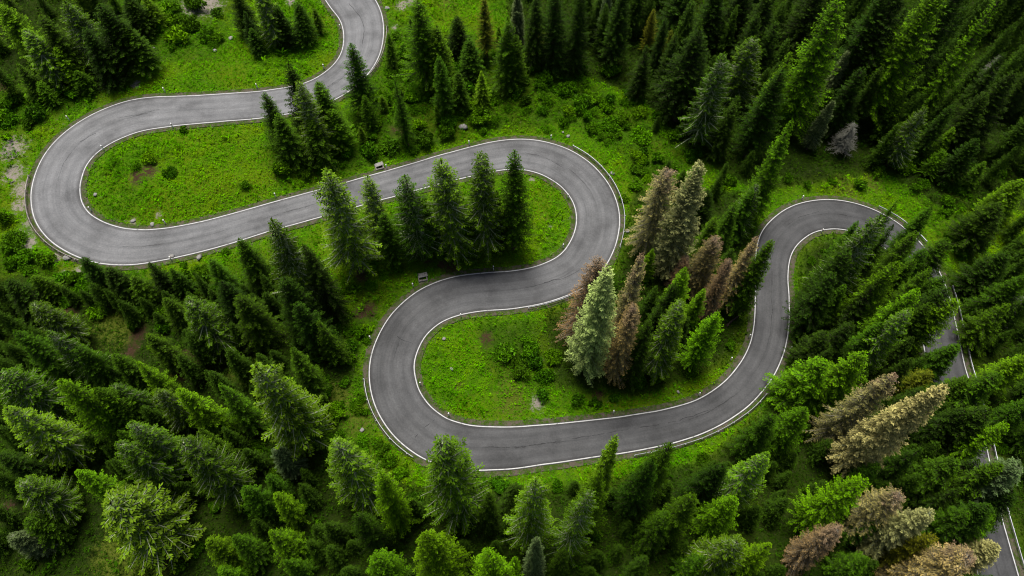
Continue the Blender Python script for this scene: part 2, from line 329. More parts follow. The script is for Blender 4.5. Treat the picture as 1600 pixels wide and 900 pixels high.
tracks = mth(nt, 'COSINE', mth(nt, 'MULTIPLY', u, 12.5))       # wheel tracks polished lighter
col = mix(nt, mth(nt, 'MULTIPLY_ADD', tracks, -0.10, 0.12), col, (0.26, 0.26, 0.262))
col = mix(nt, ramp(nt, blot, [(0.60, (0, 0, 0)), (0.80, (0.45, 0.45, 0.45))]), col, (0.060, 0.060, 0.063))
col = mix(nt, ramp(nt, grain, [(0.36, (0.45, 0.45, 0.45)), (0.55, (0, 0, 0))]), col, (0.075, 0.074, 0.077))
col = mix(nt, ramp(nt, grain, [(0.56, (0, 0, 0)), (0.72, (0.4, 0.4, 0.4))]), col, (0.27, 0.265, 0.26))
# wandering centre joint and thin cracks
wob = mth(nt, 'ABSOLUTE', mth(nt, 'SUBTRACT', um, mth(nt, 'MULTIPLY_ADD', noise(nt, cv2.outputs[0], 2.2, 6, 0.7), 1.3, -0.6)))
seam = mth(nt, 'MULTIPLY', mth(nt, 'LESS_THAN', wob, 0.055), ramp(nt, noise(nt, cv2.outputs[0], 0.5, 2), [(0.45, (0, 0, 0)), (0.6, (0.7, 0.7, 0.7))]))
col = mix(nt, seam, col, (0.035, 0.035, 0.036))
edge = mth(nt, 'ABSOLUTE', u)
col = mix(nt, ramp(nt, mth(nt, 'ADD', edge, mth(nt, 'MULTIPLY', streak, 0.2)), [(0.93, (0, 0, 0)), (1.0, (0.5, 0.5, 0.5))]), col, (0.065, 0.064, 0.062))
# shade over the lower part is painted in by darkening the asphalt; tone also wanders along the whole road
pav = mth(nt, 'ADD', mth(nt, 'DIVIDE', s_, 490.0), mth(nt, 'MULTIPLY_ADD', noise(nt, co, 0.045, 4, .6), .5, -.25))
col = mix(nt, 1.0, col, ramp(nt, pav, [(.22, (1.1, 1.1, 1.1)), (.42, (.88, .88, .88)), (.60, (.56, .56, .56)), (.85, (.44, .44, .44))]), 'MULTIPLY')
big = noise(nt, co, .16, 5, .65)
col = mix(nt, 1.0, col, ramp(nt, big, [(.34, (.70, .70, .70)), (.5, (1, 1, 1)), (.66, (1.22, 1.22, 1.22))]), 'MULTIPLY')
nt.links.new(col, b.inputs['Base Color']); bump(nt, b, grain, 0.25, 0.02)
hwf = lambda k, d: (lambda hw: k*hw+d)
road = link('road', ribbon([hwf(-1, -.22), hwf(-.6, 0), hwf(-.2, 0), hwf(.2, 0), hwf(.6, 0), hwf(1, .22)], 0.0), m); tag(road, kind='structure')
# road edge skirt so the asphalt has a thickness
me = ribbon([hwf(-1, -.22), hwf(-1, -.24)], 0.0); 
m, nt, b = new_mat('edge_line_paint', 0.6, 0.3); co = N(nt, 'ShaderNodeTexCoord').outputs['Object']
nn = noise(nt, co, 1.4, 6, 0.7)
nt.links.new(ramp(nt, nn, [(0.33, (0.22, 0.22, 0.21)), (0.42, (0.45, 0.45, 0.44)), (0.65, (0.60, 0.60, 0.59))]), b.inputs['Base Color'])
tag(link('edge_line', ribbon([hwf(-1, -.085), hwf(-1, .085)], 0.012), m, road), 'worn white edge line on one side of the asphalt')
tag(link('edge_line', ribbon([hwf(1, -.085), hwf(1, .085)], 0.012), m, road), 'worn white edge line on the other side of the asphalt')
m, nt, b = new_mat('gravel_shoulder', 0.95, 0.1); co = N(nt, 'ShaderNodeTexCoord').outputs['Object']
nn = noise(nt, co, 1.0, 6, 0.75); n5 = noise(nt, co, 5, 5, 0.8)
c_ = mix(nt, ramp(nt, nn, [(0.42, (0, 0, 0)), (0.56, (1, 1, 1))]), mix(nt, n5, (0.035, 0.028, 0.018), (0.17, 0.14, 0.11)), mix(nt, n5, (0.022, 0.045, 0.006), (0.06, 0.10, 0.012)))
nt.links.new(c_, b.inputs['Base Color']); bump(nt, b, n5, 0.9, 0.06)
for sgn in (-1, 1):
    tag(link('road_shoulder', ribbon([hwf(sgn, sgn*.215), hwf(sgn, sgn*1.15)][::sgn], -0.045), m), kind='structure')
# dark stains and repair patches on the asphalt (they have a shape of their own)
m, nt, b = new_mat('tar_stain', 0.7, 0.3)
nt.links.new(ramp(nt, noise(nt, N(nt, 'ShaderNodeTexCoord').outputs['Object'], 0.9, 5, .7), [(0.35, (0.050, 0.050, 0.053)), (0.65, (0.085, 0.084, 0.087))]), b.inputs['Base Color'])
def crack(pts, wd=0.045):
    P = []
    for (px, py) in pts: P.append(np.array(ground(px, py)))
    Q = []
    for a, c in zip(P[:-1], P[1:]):
        n = max(2, int(np.linalg.norm(c-a)/0.8))
        for i in range(n): Q.append(a+(c-a)*i/n+rng.normal(0, 0.07, 2))
    Q.append(P[-1]); Q = np.array(Q); T = np.gradient(Q, axis=0); T /= np.linalg.norm(T, axis=1)[:, None]+1e-9
    Nn = np.c_[-T[:, 1], T[:, 0]]; ww = wd*(0.4+rng.random(len(Q)))[:, None]
    A_, B_ = Q+Nn*ww, Q-Nn*ww; V = []
    for a, c in zip(A_, B_):
        i = np.argmin(np.hypot(CX-a[0], CY-a[1])); V += [(*a, CZ[i]+0.006), (*c, CZ[i]+0.006)]
    f = []
    for i in range(len(Q)-1): f += [2*i, 2*i+1, 2*i+3, 2*i+2]
    link('crack', mesh_from('crack', V, f, np.full(len(Q)-1, 4)), M['tarline'], road)
M['tarline'] = simple('tar_line', (0.032, 0.032, 0.034), 0.8, 0.2, var=0.3)
for pts in ([(125,222),(140,212),(150,208)], [(185,184),(215,178),(250,170)], [(620,525),(632,531),(645,537)], [(648,683),(662,670),(680,655)], [(815,698),(870,690),(940,678)], [(940,678),(990,670),(1060,658),(1110,640)],
            [(545,5),(562,25),(570,45),(566,70)], [(820,238),(850,245),(880,262)], [(1232,350),(1250,338),(1280,330)], [(905,425),(880,436),(850,442)], [(520,132),(530,125),(540,122)]): crack(pts)

# ---------------------------------------------------------------- guardrails and posts along the road
def near_i(px, py):
    x, y = ground(px, py); return int(np.argmin(np.hypot(CX-x, CY-y)))
def guardrail(p0, p1, side, off, label, mat, zoff=0.0, wood_=False):
    i0, i1 = sorted((near_i(*p0), near_i(*p1)))
    r = np.arange(i0, i1+1, 2); o = side*(CW[r]/2+off)
    px_, py_ = CX[r]+NX[r]*o, CY[r]+NY[r]*o; bz = CZ[r]-0.08
    e = empty('guardrail', (px_[0], py_[0], bz[0])); tag(e, label, 'guardrail', 'guardrails on the outside of the bends')
    prof = [(0.00, .45), (.05, .50), (.05, .58), (0.0, .62), (.05, .66), (.05, .74), (0.0, .79), (-.03, .79), (-.03, .45)]
    V = []; n = len(prof)
    for i in range(len(r)):
        for (a, z) in prof:
            k = -side*a*1.5
            V.append((px_[i]+NX[r[i]]*k-px_[0], py_[i]+NY[r[i]]*k-py_[0], bz[i]+z-bz[0]))
    f = []
    for i in range(len(r)-1):
        for k in range(n): f += [i*n+k, i*n+(k+1) % n, (i+1)*n+(k+1) % n, (i+1)*n+k]
    link('rail', mesh_from('rail', V, f, np.full((len(r)-1)*n, 4)), mat, e)
    last = -9; cnt = 0; pm = None
    for i in range(len(r)):
        if S[r[i]]-last < 2.0: continue
        last = S[r[i]]
        if pm is None:
            mb = MB(); mb.box(0, 0, 0.36, .12, .10, .86, 0, .015); mb.box(0.05, 0, .62, .10, .08, .20, 0, .01); pm = mb.mesh('post'); pm.materials.append(mat)
        p = bpy.data.objects.new('post', pm); C.objects.link(p); p.parent = e
        k = side*0.14
        p.location = (px_[i]+NX[r[i]]*k-px_[0], py_[i]+NY[r[i]]*k-py_[0], bz[i]-bz[0]); p.rotation_euler = (0, 0, math.atan2(-side*NY[r[i]], -side*NX[r[i]]))
guardrail((50,275), (150,412), -1, .75, 'dull guardrail round the outside of the leftmost hairpin bend', M['oldsteel'])
guardrail((898,228), (958,392), 1, .95, 'grey guardrail outside the bend above the brown spruces', M['steel'])
guardrail((576,590), (655,716), -1, .8, 'grey guardrail outside the bend left of the lower grassy island', M['steel'])
guardrail((990,706), (1195,608), -1, .85, 'steel guardrail along the outside of the lower bend', M['steel'])
guardrail((600,45), (532,156), 1, .8, 'weathered guardrail outside the topmost bend by the small spruce', M['oldsteel'])
guardrail((825,480), (900,458), 1, .6, 'short low guardrail just left of the pale lichen spruce', M['steel'])
guardrail((1478,450), (1588,892), 1, 1.0, 'bright guardrail beside the road descending through the right hand trees', M['steel'])
guardrail((1372,328), (1440,380), 1, .9, 'short bright guardrail behind the spruces of the right hand bend', M['steel'])

def build_post():
    e = empty('marker_post', (0, 0, 0)); mb = MB(); mb.box(0, 0, .55, .13, .11, 1.25, 0, .02)
    mb.add([(-.065, -.055, 1.175), (.065, -.055, 1.175), (.065, .055, 1.175), (-.065, .055, 1.175), (-.065, .0, 1.25), (.065, .0, 1.25)], [(0, 1, 5, 4), (2, 3, 4, 5), (1, 2, 5), (3, 0, 4)])
    link('body', mb.mesh('body'), M['plastic'], e)
    mb = MB(); mb.box(0, 0, .93, .137, .117, .20); link('black_band', mb.mesh('band'), M['black'], e)
    for q_ in (-.06, .06):
        mb = MB(); mb.box(0, q_, .93, .05, .012, .13); link('reflector', mb.mesh('refl'), M['reflector'], e)
    return e
def copy_tree(o, parent=None, name=None):
    c = o.copy(); C.objects.link(c); c.parent = parent
    for ch in list(o.children): copy_tree(ch, c)
    return c
POSTS = [(107,186,'above the left hairpin beside the pale gravel'),(257,142,'on the verge above the long top straight'),(162,235,'inside the left hairpin at its upper left'),(271,199,'on the lower edge of the top straight'),
 (536,44,'inside the topmost bend'),(506,106,'inside the topmost bend near the small dark spruce'),(402,137,'on the verge above the spruce clump on the top straight'),(257,347,'on the lower rim of the left grassy island'),(141,329,'inside the left hairpin at its lower left'),
 (604,263,'beside the stone slab above the middle straight'),(733,224,'on the verge at the start of the upper middle bend'),(861,215,'on the crown of the upper middle bend'),(430,305,'above the middle straight left of the tall pale tipped spruce'),
 (891,309,'inside the upper middle bend'),(880,386,'inside the upper middle bend near its lower end'),(773,422,'on the verge below the row of five spruces'),(718,494,'inside the bend above the lower grassy island'),(656,604,'on the left rim of the lower grassy island'),
 (701,652,'on the lower left rim of the lower grassy island'),(958,646,'on the rim below the brown spruces'),(1091,619,'on the lower right rim of the lower grassy island'),(1170,528,'inside the climb to the right hand bend'),(1142,562,'beside the rail below the bright larch'),
 (1233,547,'on the outside of the right hand climb'),(1254,309,'above the right hand bend'),(1281,362,'inside the right hand bend'),(578,527,'outside the bend near the dark soil patch'),(270,409,'below the middle straight near its left end'),(645,445,'on the verge by the concrete culvert')]
p0 = build_post()
for i, (px, py, where) in enumerate(POSTS):
    x, y = ground(px, py); D, _ = road_info(x, y)
    if D[0] < 0.55:                                       # step off the asphalt
        j = int(np.argmin(np.hypot(CX-x, CY-y))); sg = 1 if (x-CX[j])*NX[j]+(y-CY[j])*NY[j] > 0 else -1
        o_ = sg*(CW[j]/2+0.55); x, y = CX[j]+NX[j]*o_, CY[j]+NY[j]*o_
    e = p0 if i == 0 else copy_tree(p0)
    j = int(np.argmin(np.hypot(CX-x, CY-y)))
    e.location = (x, y, gz(x, y)); e.rotation_euler = (0, 0, math.atan2(TY[j], TX[j])+math.pi/2); e.scale = (1.6, 1.6, 1.15)
    tag(e, 'small white roadside marker post '+where, 'marker post', 'white marker posts along the road')
    e['label'] = 'white marker post '+where

def culvert(px, py, rot, label):
    x, y = ground(px, py); e = empty('culvert_inlet', (x, y, gz(x, y)), rot); tag(e, label, 'culvert')
    mb = MB()
    for a in ((-.75, 0, .2, 1.7), (.75, 0, .2, 1.7), (0, .75, 1.3, .2), (0, -.75, 1.3, .2)): mb.box(a[0], a[1], .12, a[2], a[3], .9, 0, .03)
    link('chamber', mb.mesh('chamber'), M['concrete'], e)
    mb = MB(); mb.box(.1, .35, .62, 1.7, .95, .14, .1, .03); link('cover_slab', mb.mesh('slab'), M['stone'], e)
    mb = MB(); mb.box(0, 0, -.1, 1.3, 1.3, .1); link('chamber_floor', mb.mesh('floor'), M['black'], e)
culvert(660, 431, .2, 'concrete culvert inlet with a grey slab above the bend below the row of spruces')
culvert(592, 258, .35, 'concrete culvert inlet with a grey slab beside the middle straight')

def rock_mesh(seed, s=1.0):
    r = np.random.default_rng(seed); mb = MB(); n = 9; V = []; f = []
    for j, (ph, zz) in enumerate(((.25, -.4), (.85, -.1), (1, .2), (.7, .55), (.25, .72))):
        for k in range(n):
            a = 2*math.pi*k/n+j*.2; q_ = ph*(.75+.5*r.random())*s*.5
            V.append((q_*math.cos(a)*1.25, q_*math.sin(a), zz*s*.5*(.8+.4*r.random())))
    for j in range(4):
        for k in range(n): f.append((j*n+k, j*n+(k+1) % n, j*n+n+(k+1) % n, j*n+n+k))
    f.append(tuple(range(4*n, 5*n))); f.append(tuple(range(n))[::-1]); mb.add(V, f); return mb.mesh('rock')
for i, (px, py, s, lab) in enumerate([(723,198,1.6,'grey boulder in the shrubs above the middle straight'),(888,211,.8,'light stone just above the crown of the upper middle bend'),(957,270,.8,'light stone in the grass right of the guardrail on the upper middle bend'),
  (980,362,.8,'light stone in the grass left of the tall yellowish spruce'),(149,304,.7,'pale stone on the left rim of the left island'),(168,121,1.5,'pale boulder on the gravel patch at top left'),(361,61,1.1,'pale rock near the small dark spruce at the top'),
  (605,12,1.2,'light rock outside the top bend'),(694,531,.6,'pale stone in the upper left of the lower island'),(706,577,.6,'small pale stone in the middle of the lower island'),(205,342,.8,'flat pale stone at the foot of the left island'),(236,348,.9,'pale flat rock above the lower rim of the left island'),
  (106,405,1.3,'pale block beside the guardrail below the left hairpin'),(566,672,.7,'pale stone on the slope left of the lower bend'),(335,78,.8,'grey rock in the upper left shrubs'),(240,75,.6,'light stone under the top left bushes'),(1060,612,.5,'pale pebble near the brown spruces'),(880,205,.5,'small light stone left of the light stone on the bend crown'),
  (313,405,1.0,'tan stone below the middle straight near the left hairpin'),(270,403,.9,'grey stone by the post below the middle straight')]):
    x, y = ground(px, py); o = link('rock', rock_mesh(i, s), M['stone']); o.location = (x, y, gz(x, y)+.1); o.rotation_euler = (0, 0, i*1.3); tag(o, lab, 'rock')
for i, (a, c, lab) in enumerate([((297,531),(307,543),'pale fallen log, leftmost of the three by the lower left trees'),((316,534),(324,547),'thin fallen log, middle of the three by the lower left trees'),((330,535),(342,548),'pale fallen log, rightmost of the three by the lower left trees'),
   ((1135,510),(1155,492),'dark fallen trunk on the grass right of the bright larch')]):
    A_ = ground(*a); B_ = ground(*c); mb = MB(); x0, y0 = A_; L = math.hypot(B_[0]-x0, B_[1]-y0)+1.5; n = 6
    mb.tube([(L*t/n, .1*math.sin(t), .05*math.cos(t*2)) for t in range(n+1)], [.22-.02*t for t in range(n+1)], 8)
    o = link('fallen_log', mb.mesh('log'), M['deadwood'] if i < 3 else M['bark'], smooth=True); o.location = (x0, y0, gz(x0, y0)+.35); o.rotation_euler = (0, -.03, math.atan2(B_[1]-y0, B_[0]-x0))
    tag(o, lab, 'log')
# ---------------------------------------------------------------- trees
def conifer(seed, H=20.0, Rm=3.2, gap=0.55, nb=9, droop=0.25, lift=0.15, prof=0.8, stem=1.0, bare=0.0, tw=0.40, dens=0.2, wid=0.17, rag=0.25, low=0.06, curtain=0.0, upturn=0.25, lean_clump=0.0):
    """needles (quads) and woody branches of one conifer, base at the origin, trunk up +Z"""
    r = np.random.default_rng(seed); V = []; vv = []; tt = []; hh = []; ll = []; wood_ = MB(); z = H*low; f1, f2 = r.random()*6, r.random()*6
    side_gain = 1+0.18*np.sin(np.linspace(0, 2*np.pi, 64)*2+r.random()*6)
    while z < H-0.25:
        t = z/H; Rr = Rm*((1-t)**prof)*(1+0.10*math.sin(z*1.3+seed))+0.12
        if t < 0.16: Rr *= 0.72+1.75*t
        k_n = max(5, int(nb*(0.6+0.4*min(1, Rr/Rm*1.6))))
        a0 = r.random()*6.28
        for j in range(k_n):
            if r.random() < rag*0.35: continue
            a = a0+2*math.pi*j/k_n+r.normal(0, .12); Lb = Rr*(1-rag*r.random())*side_gain[int((a % 6.283)/6.283*63)]*(1+.09*math.sin(3*a+z*.9+f1)*math.sin(z*.55+f2))
            n = max(2, int(Lb/dens)); s = np.linspace(0, 1, n+1)
            up = lift+0.5*t
            rad = s*Lb; zz = z+rad*up-droop*(rad**1.6)*(1-0.6*t)+upturn*Lb*0.35*np.maximum(s-.6, 0)+r.normal(0, .05)
            P = np.c_[np.cos(a)*rad, np.sin(a)*rad, zz]
            if Lb > .5:
                m3 = [P[0], P[n//2], P[-1]]; wood_.tube(m3, [(0.028+.013*Lb)*stem, (0.022+.006*Lb)*stem, .008*stem], 3)
            D_ = np.array([math.cos(a), math.sin(a)]); Pp = np.array([-D_[1], D_[0]])
            bv = r.random()*0.6
            for i in range(1, n+1):
                if s[i] < bare: continue
                q_ = s[i]
                wl = tw*(0.55+0.9*math.sin(math.pi*min(1, q_*0.75+0.18)))*(0.75+.5*r.random())*(0.5+0.5*min(1, Lb/1.5))
                for sg in (-1, 1, 0):
                    if sg == 0 and i < n and r.random() > 0.35+curtain: continue
                    sp = 0.85 if sg else 0.0
                    dz = -0.25-0.35*r.random() if sg else 0.05
                    d = np.array([D_[0]*(1-sp*.45)+Pp[0]*sg*sp, D_[1]*(1-sp*.45)+Pp[1]*sg*sp, dz]); 
                    if sg == 0 and i < n: d = np.array([D_[0]*.3, D_[1]*.3, -1-curtain*1.2]) 
                    d += r.normal(0, .16, 3); d /= np.linalg.norm(d)
                    p = P[i]+r.normal(0, .03, 3); c = np.cross(d, (0, 0, 1.)); c /= np.linalg.norm(c)+1e-6
                    c = c*math.cos(0.5)+np.array([0, 0, 1.])*r.normal(0, .35)
                    hw = wid*(0.7+.6*r.random())*.5
                    V += [p, p+d*wl*.5+c*hw-np.array([0, 0, .03]), p+d*wl, p+d*wl*.5-c*hw-np.array([0, 0, .03])]
                    b_ = min(1, max(0, bv+0.4*r.random())); vv += [b_]*4; hh += [t]*4; ll += [min(1, max(0, (.62-q_)*3)*(r.random() < .7))]*4; e = min(1, 0.25*q_+.5*(q_ > .85)); tt += [e*.6, e*.8, min(1, e+.25), e*.8]
        z += gap*(0.75+0.5*r.random())*(0.55+0.45*(1-t))
    wood_.tube([(0, 0, H*low-.3), (0, 0, H-.2)], [.03, .01], 4)
    # leader shoot
    for i in range(10):
        a = r.random()*6.28; zt = H-0.5+0.05*i; d = np.array([math.cos(a)*.35, math.sin(a)*.35, .9]); d /= np.linalg.norm(d); p = np.array([0, 0, zt]); c = np.cross(d, (0, 0, 1.)); c /= np.linalg.norm(c)
        V += [p, p+d*.2+c*.06, p+d*.4, p+d*.2-c*.06]; vv += [.8]*4; tt += [.8]*4; hh += [1]*4; ll += [0]*4
    V = np.array(V); n = len(V)
    mc = mesh_from('crown', V, np.arange(n), np.full(n//4, 4)); add_attr(mc, 'v', vv); add_attr(mc, 't', tt); add_attr(mc, 'h', hh); add_attr(mc, 'l', ll)
    mt = MB(); pts = [(0.04*math.sin(i*1.7+seed)*i*.3, .04*math.cos(i*1.3)*i*.3, -0.8+(H+.6)*i/8) for i in range(9)]
    mt.tube(pts, [(.30*(1-i/8.3)+.03)*(1.35 if i == 0 else 1) for i in range(9)], 8)
    me_t = mt.mesh('trunk'); me_w = wood_.mesh('branches')
    return mc, me_t, me_w

def shrub(seed, R_=1.0, n=1500, leaf=0.17, flat=0.8):
    r = np.random.default_rng(seed); V = []; vv = []; tt = []; wd = MB()
    K = r.integers(7, 11); cs = []
    for k in range(K):
        a = r.random()*6.28; q_ = math.sqrt(r.random())*.62; cs.append((math.cos(a)*q_, math.sin(a)*q_, .55+.45*r.random()-q_*.35, .28+.2*r.random()))
    for (cx, cy, cz, cr) in cs:
        wd.tube([(cx*.1, cy*.1, -.2), (cx*.5, cy*.5, cz*.5), (cx, cy, cz+cr*.4)], [.035, .022, .01], 4)
    for i in range(n):
        c = cs[r.integers(K)]; d = r.normal(size=3); d /= np.linalg.norm(d); d[2] = abs(d[2])*1.1-.35
        p = np.array(c[:3])+d*c[3]*(0.55+.5*r.random()); p[2] = max(.02, p[2]*flat)
        t1 = r.normal(size=3)*.8+d*.6; t1 /= np.linalg.norm(t1); t2 = np.cross(t1, r.normal(size=3)); t2 /= np.linalg.norm(t2)
        l = leaf*(.6+.8*r.random())*.5/1.0; w2 = l*.55
        V += [p-t1*l, p+t2*w2, p+t1*l, p-t2*w2]; b_ = r.random(); vv += [b_]*4; tt += [max(0, p[2]-.5)*.8]*4
    V = np.array(V)*R_; mc = mesh_from('foliage', V, np.arange(len(V)), np.full(n, 4)); add_attr(mc, 'v', vv); add_attr(mc, 't', tt)
    return mc, wd.mesh('stems')

def dead(seed, H=20.0, Rm=2.6):
    r = np.random.default_rng(seed); wd = MB(); z = H*.1
    while z < H-.3:
        t = z/H; n = 6
        for j in range(n):
            a = r.random()*6.28; L = Rm*(1-t)**.7*(.5+.6*r.random())+.1
            P = [np.array([math.cos(a)*L*s, math.sin(a)*L*s, z+L*s*(.25)-.12*(L*s)**1.5]) for s in (0, .5, 1)]; wd.tube(P, [.06, .04, .015], 4)
            for k in range(int(L*5)):
                s = .3+.7*r.random(); p = np.array([math.cos(a)*L*s, math.sin(a)*L*s, z+L*s*.25-.12*(L*s)**1.5]); b_ = a+random.choice((-1, 1))*(.6+.5*r.random()); l = .3+.5*r.random()
                wd.tube([p, p+np.array([math.cos(b_)*l, math.sin(b_)*l, r.normal(0, .15)])], [.025, .01], 3)
        z += .45*(.7+.6*r.random())
    wd.tube([(0, 0, H*.08), (0, 0.05, H*.5), (0, 0, H-.2)], [.03, .03, .01], 4)
    mt = MB(); mt.tube([(0, 0, -.8), (0, .05, H*.5), (0, 0, H)], [.3, .18, .03], 8)
    return wd.mesh('branches'), mt.mesh('trunk')

VAR = {}
def variants(kind, n, wood_mat, leafmat='needles', **kw):
    out = []
    for i in range(n):
        sd_ = sum(map(ord, kind))*7+i*31; q_ = np.random.default_rng(sd_); k2 = dict(kw)
        k2['gap'] = kw['gap']*q_.uniform(.85, 1.25); k2['prof'] = kw['prof']*q_.uniform(.78, 1.25); k2['rag'] = min(.75, kw['rag']*q_.uniform(.7, 1.5)); k2['droop'] = kw.get('droop', .25)*q_.uniform(.5, 1.5); k2['low'] = q_.uniform(.04, .16)
        mc, mt, mw = conifer(sd_, **k2)
        mc.materials.append(M[leafmat]); mt.materials.append(M['bark']); mw.materials.append(M[wood_mat]); out.append((mc, mt, mw))
    VAR[kind] = out
variants('sp', 10, 'twig_dark', gap=.55, nb=10, tw=.34, dens=.155, prof=.76, rag=.34, wid=.115)
variants('rib', 6, 'twig_pale', 'needles_rib', gap=.62, nb=9, tw=.38, dens=.16, wid=.13, bare=.2, rag=.32, droop=.22, prof=.66, stem=2.0)
variants('la', 3, 'twig_dark', gap=.45, nb=11, tw=.27, dens=.14, rag=.5, droop=.15, lift=.2, wid=.10, prof=.6)
variants('li', 4, 'twig_pale', 'needles_lichen', gap=.42, nb=10, tw=.40, dens=.16, rag=.3, droop=.32, curtain=.5, wid=.15, prof=.55)
variants('bw', 4, 'twig_brown', 'needles_brown', gap=.46, nb=10, tw=.32, dens=.17, rag=.42, droop=.3, curtain=.3, wid=.09, prof=.56, stem=1.4)
DEAD = []
for i in range(2):
    a, c = dead(i+3); a.materials.append(M['twig_grey']); c.materials.append(M['twig_grey']); DEAD.append((a, c))
SHRUB = []
for i in range(6):
    a, c = shrub(i+50, leaf=.15 if i < 3 else .22, n=1700 if i < 3 else 900); a.materials.append(M['leaves']); c.materials.append(M['bark']); SHRUB.append((a, c))

# kind: mesh family, tint, species word; ds tint also carries the upper right wood's shade
KIND = {'sp': ('sp', (0.035, 0.092, 0.0012), 'spruce_tree', 'spruce'), 'ds': ('sp', (0.018, 0.048, 0.0012), 'spruce_tree', 'spruce'), 'br': ('sp', (0.068, 0.165, 0.001), 'spruce_tree', 'spruce'),
 'vb': ('la', (0.100, 0.250, 0.001), 'larch_tree', 'larch'), 'rp': ('rib', (0.040, 0.096, 0.002), 'spruce_tree', 'spruce'), 'rl': ('rib', (0.078, 0.165, 0.006), 'spruce_tree', 'spruce'),
 'la': ('la', (0.062, 0.150, 0.001), 'larch_tree', 'larch'), 'yl': ('la', (0.100, 0.125, 0.006), 'larch_tree', 'larch'), 'li': ('li', (0.340, 0.420, 0.125), 'spruce_tree', 'spruce'),
 'gl': ('li', (0.110, 0.220, 0.006), 'spruce_tree', 'spruce'),
 'lg': ('li', (0.090, 0.135, 0.045), 'spruce_tree', 'spruce'), 'ly': ('li', (0.290, 0.285, 0.105), 'spruce_tree', 'spruce'), 'bw': ('bw', (0.270, 0.240, 0.105), 'spruce_tree', 'spruce'), 'pk': ('bw', (0.225, 0.165, 0.098), 'spruce_tree', 'spruce')}
COUNT = [0]
PLACED = []
def place(x, y, h, rad, kind, label, group=None):
    fam, tint, nme, cat = KIND[kind]; vs_ = VAR[fam]; i = COUNT[0]; COUNT[0] += 1
    mc, mt, mw = vs_[i % len(vs_)]
    z = gz(x, y); e = empty(nme, (x, y, z), (i*2.399) % 6.283)
    e.rotation_euler = (random.gauss(0, .015), random.gauss(0, .015), (i*2.399) % 6.283)
    sxy = rad/3.2; e.scale = (sxy, sxy, h/20.0)
    jit = 1+random.uniform(-.2, .2); hue = random.uniform(-.12, .12)
    col = (min(1, tint[0]*jit*(1+hue)), min(1, tint[1]*jit), min(1, tint[2]*jit), 1)
    for nm, me in (('crown', mc), ('trunk', mt), ('branches', mw)):
        o = bpy.data.objects.new(nm, me); C.objects.link(o); o.parent = e; o.color = col
    tag(e, label, cat, group); PLACED.append((x, y, rad, h, e)); return e
def solve(tx, ty, ln):
    """height and base of a tree whose tip shows at (tx, ty) and whose height spans ln px of the photo"""
    lo, hi = .8, 34.0; d = ray(tx, ty)
    def base(h):
        t = (CAMH-h)/-d[2]
        for _ in range(25): t = (CAMH-h-h0(d[0]*t, d[1]*t))/-d[2]*.7+.3*t
        return d[0]*t, d[1]*t
    for _ in range(30):
        h = (lo+hi)/2; x, y = base(h); px, py = project(x, y, h0(x, y))
        if math.hypot(px-tx, py-ty) > ln: hi = h
        else: lo = h
    return x, y, h
WARN = []
def T(tx, ty, ln, wd, kind, label, group=None):
    x, y, h = solve(tx, ty, ln)
    dep = y*math.sin(TH)-(h*.3+h0(x, y)-CAMH)*math.cos(TH); rad = wd*.5*dep/F*((1.2 if ty > 500 else 1.2) if kind in ('sp', 'ds', 'br', 'rp', 'rl') else 1.0)
    D, _ = road_info(x, y)
    if D[0] < 0.8:
        WARN.append((tx, ty, round(float(D[0]), 1), label))
        j = int(np.argmin(np.hypot(CX-x, CY-y))); sg = 1 if (x-CX[j])*NX[j]+(y-CY[j])*NY[j] > 0 else -1
        o_ = sg*(CW[j]/2+1.6); x, y = CX[j]+NX[j]*o_, CY[j]+NY[j]*o_
    if kind == 'de':
        a, c = DEAD[COUNT[0] % 2]; COUNT[0] += 1; e = empty('dead_tree', (x, y, gz(x, y)), tx % 6); e.scale = (rad/2.6, rad/2.6, h/20)
        for nm, me in (('branches', a), ('trunk', c)):
            o = bpy.data.objects.new(nm, me); C.objects.link(o); o.parent = e
        tag(e, label, 'dead tree', group); PLACED.append((x, y, rad, h, e)); return e
    return place(x, y, h, rad, kind, label, group)
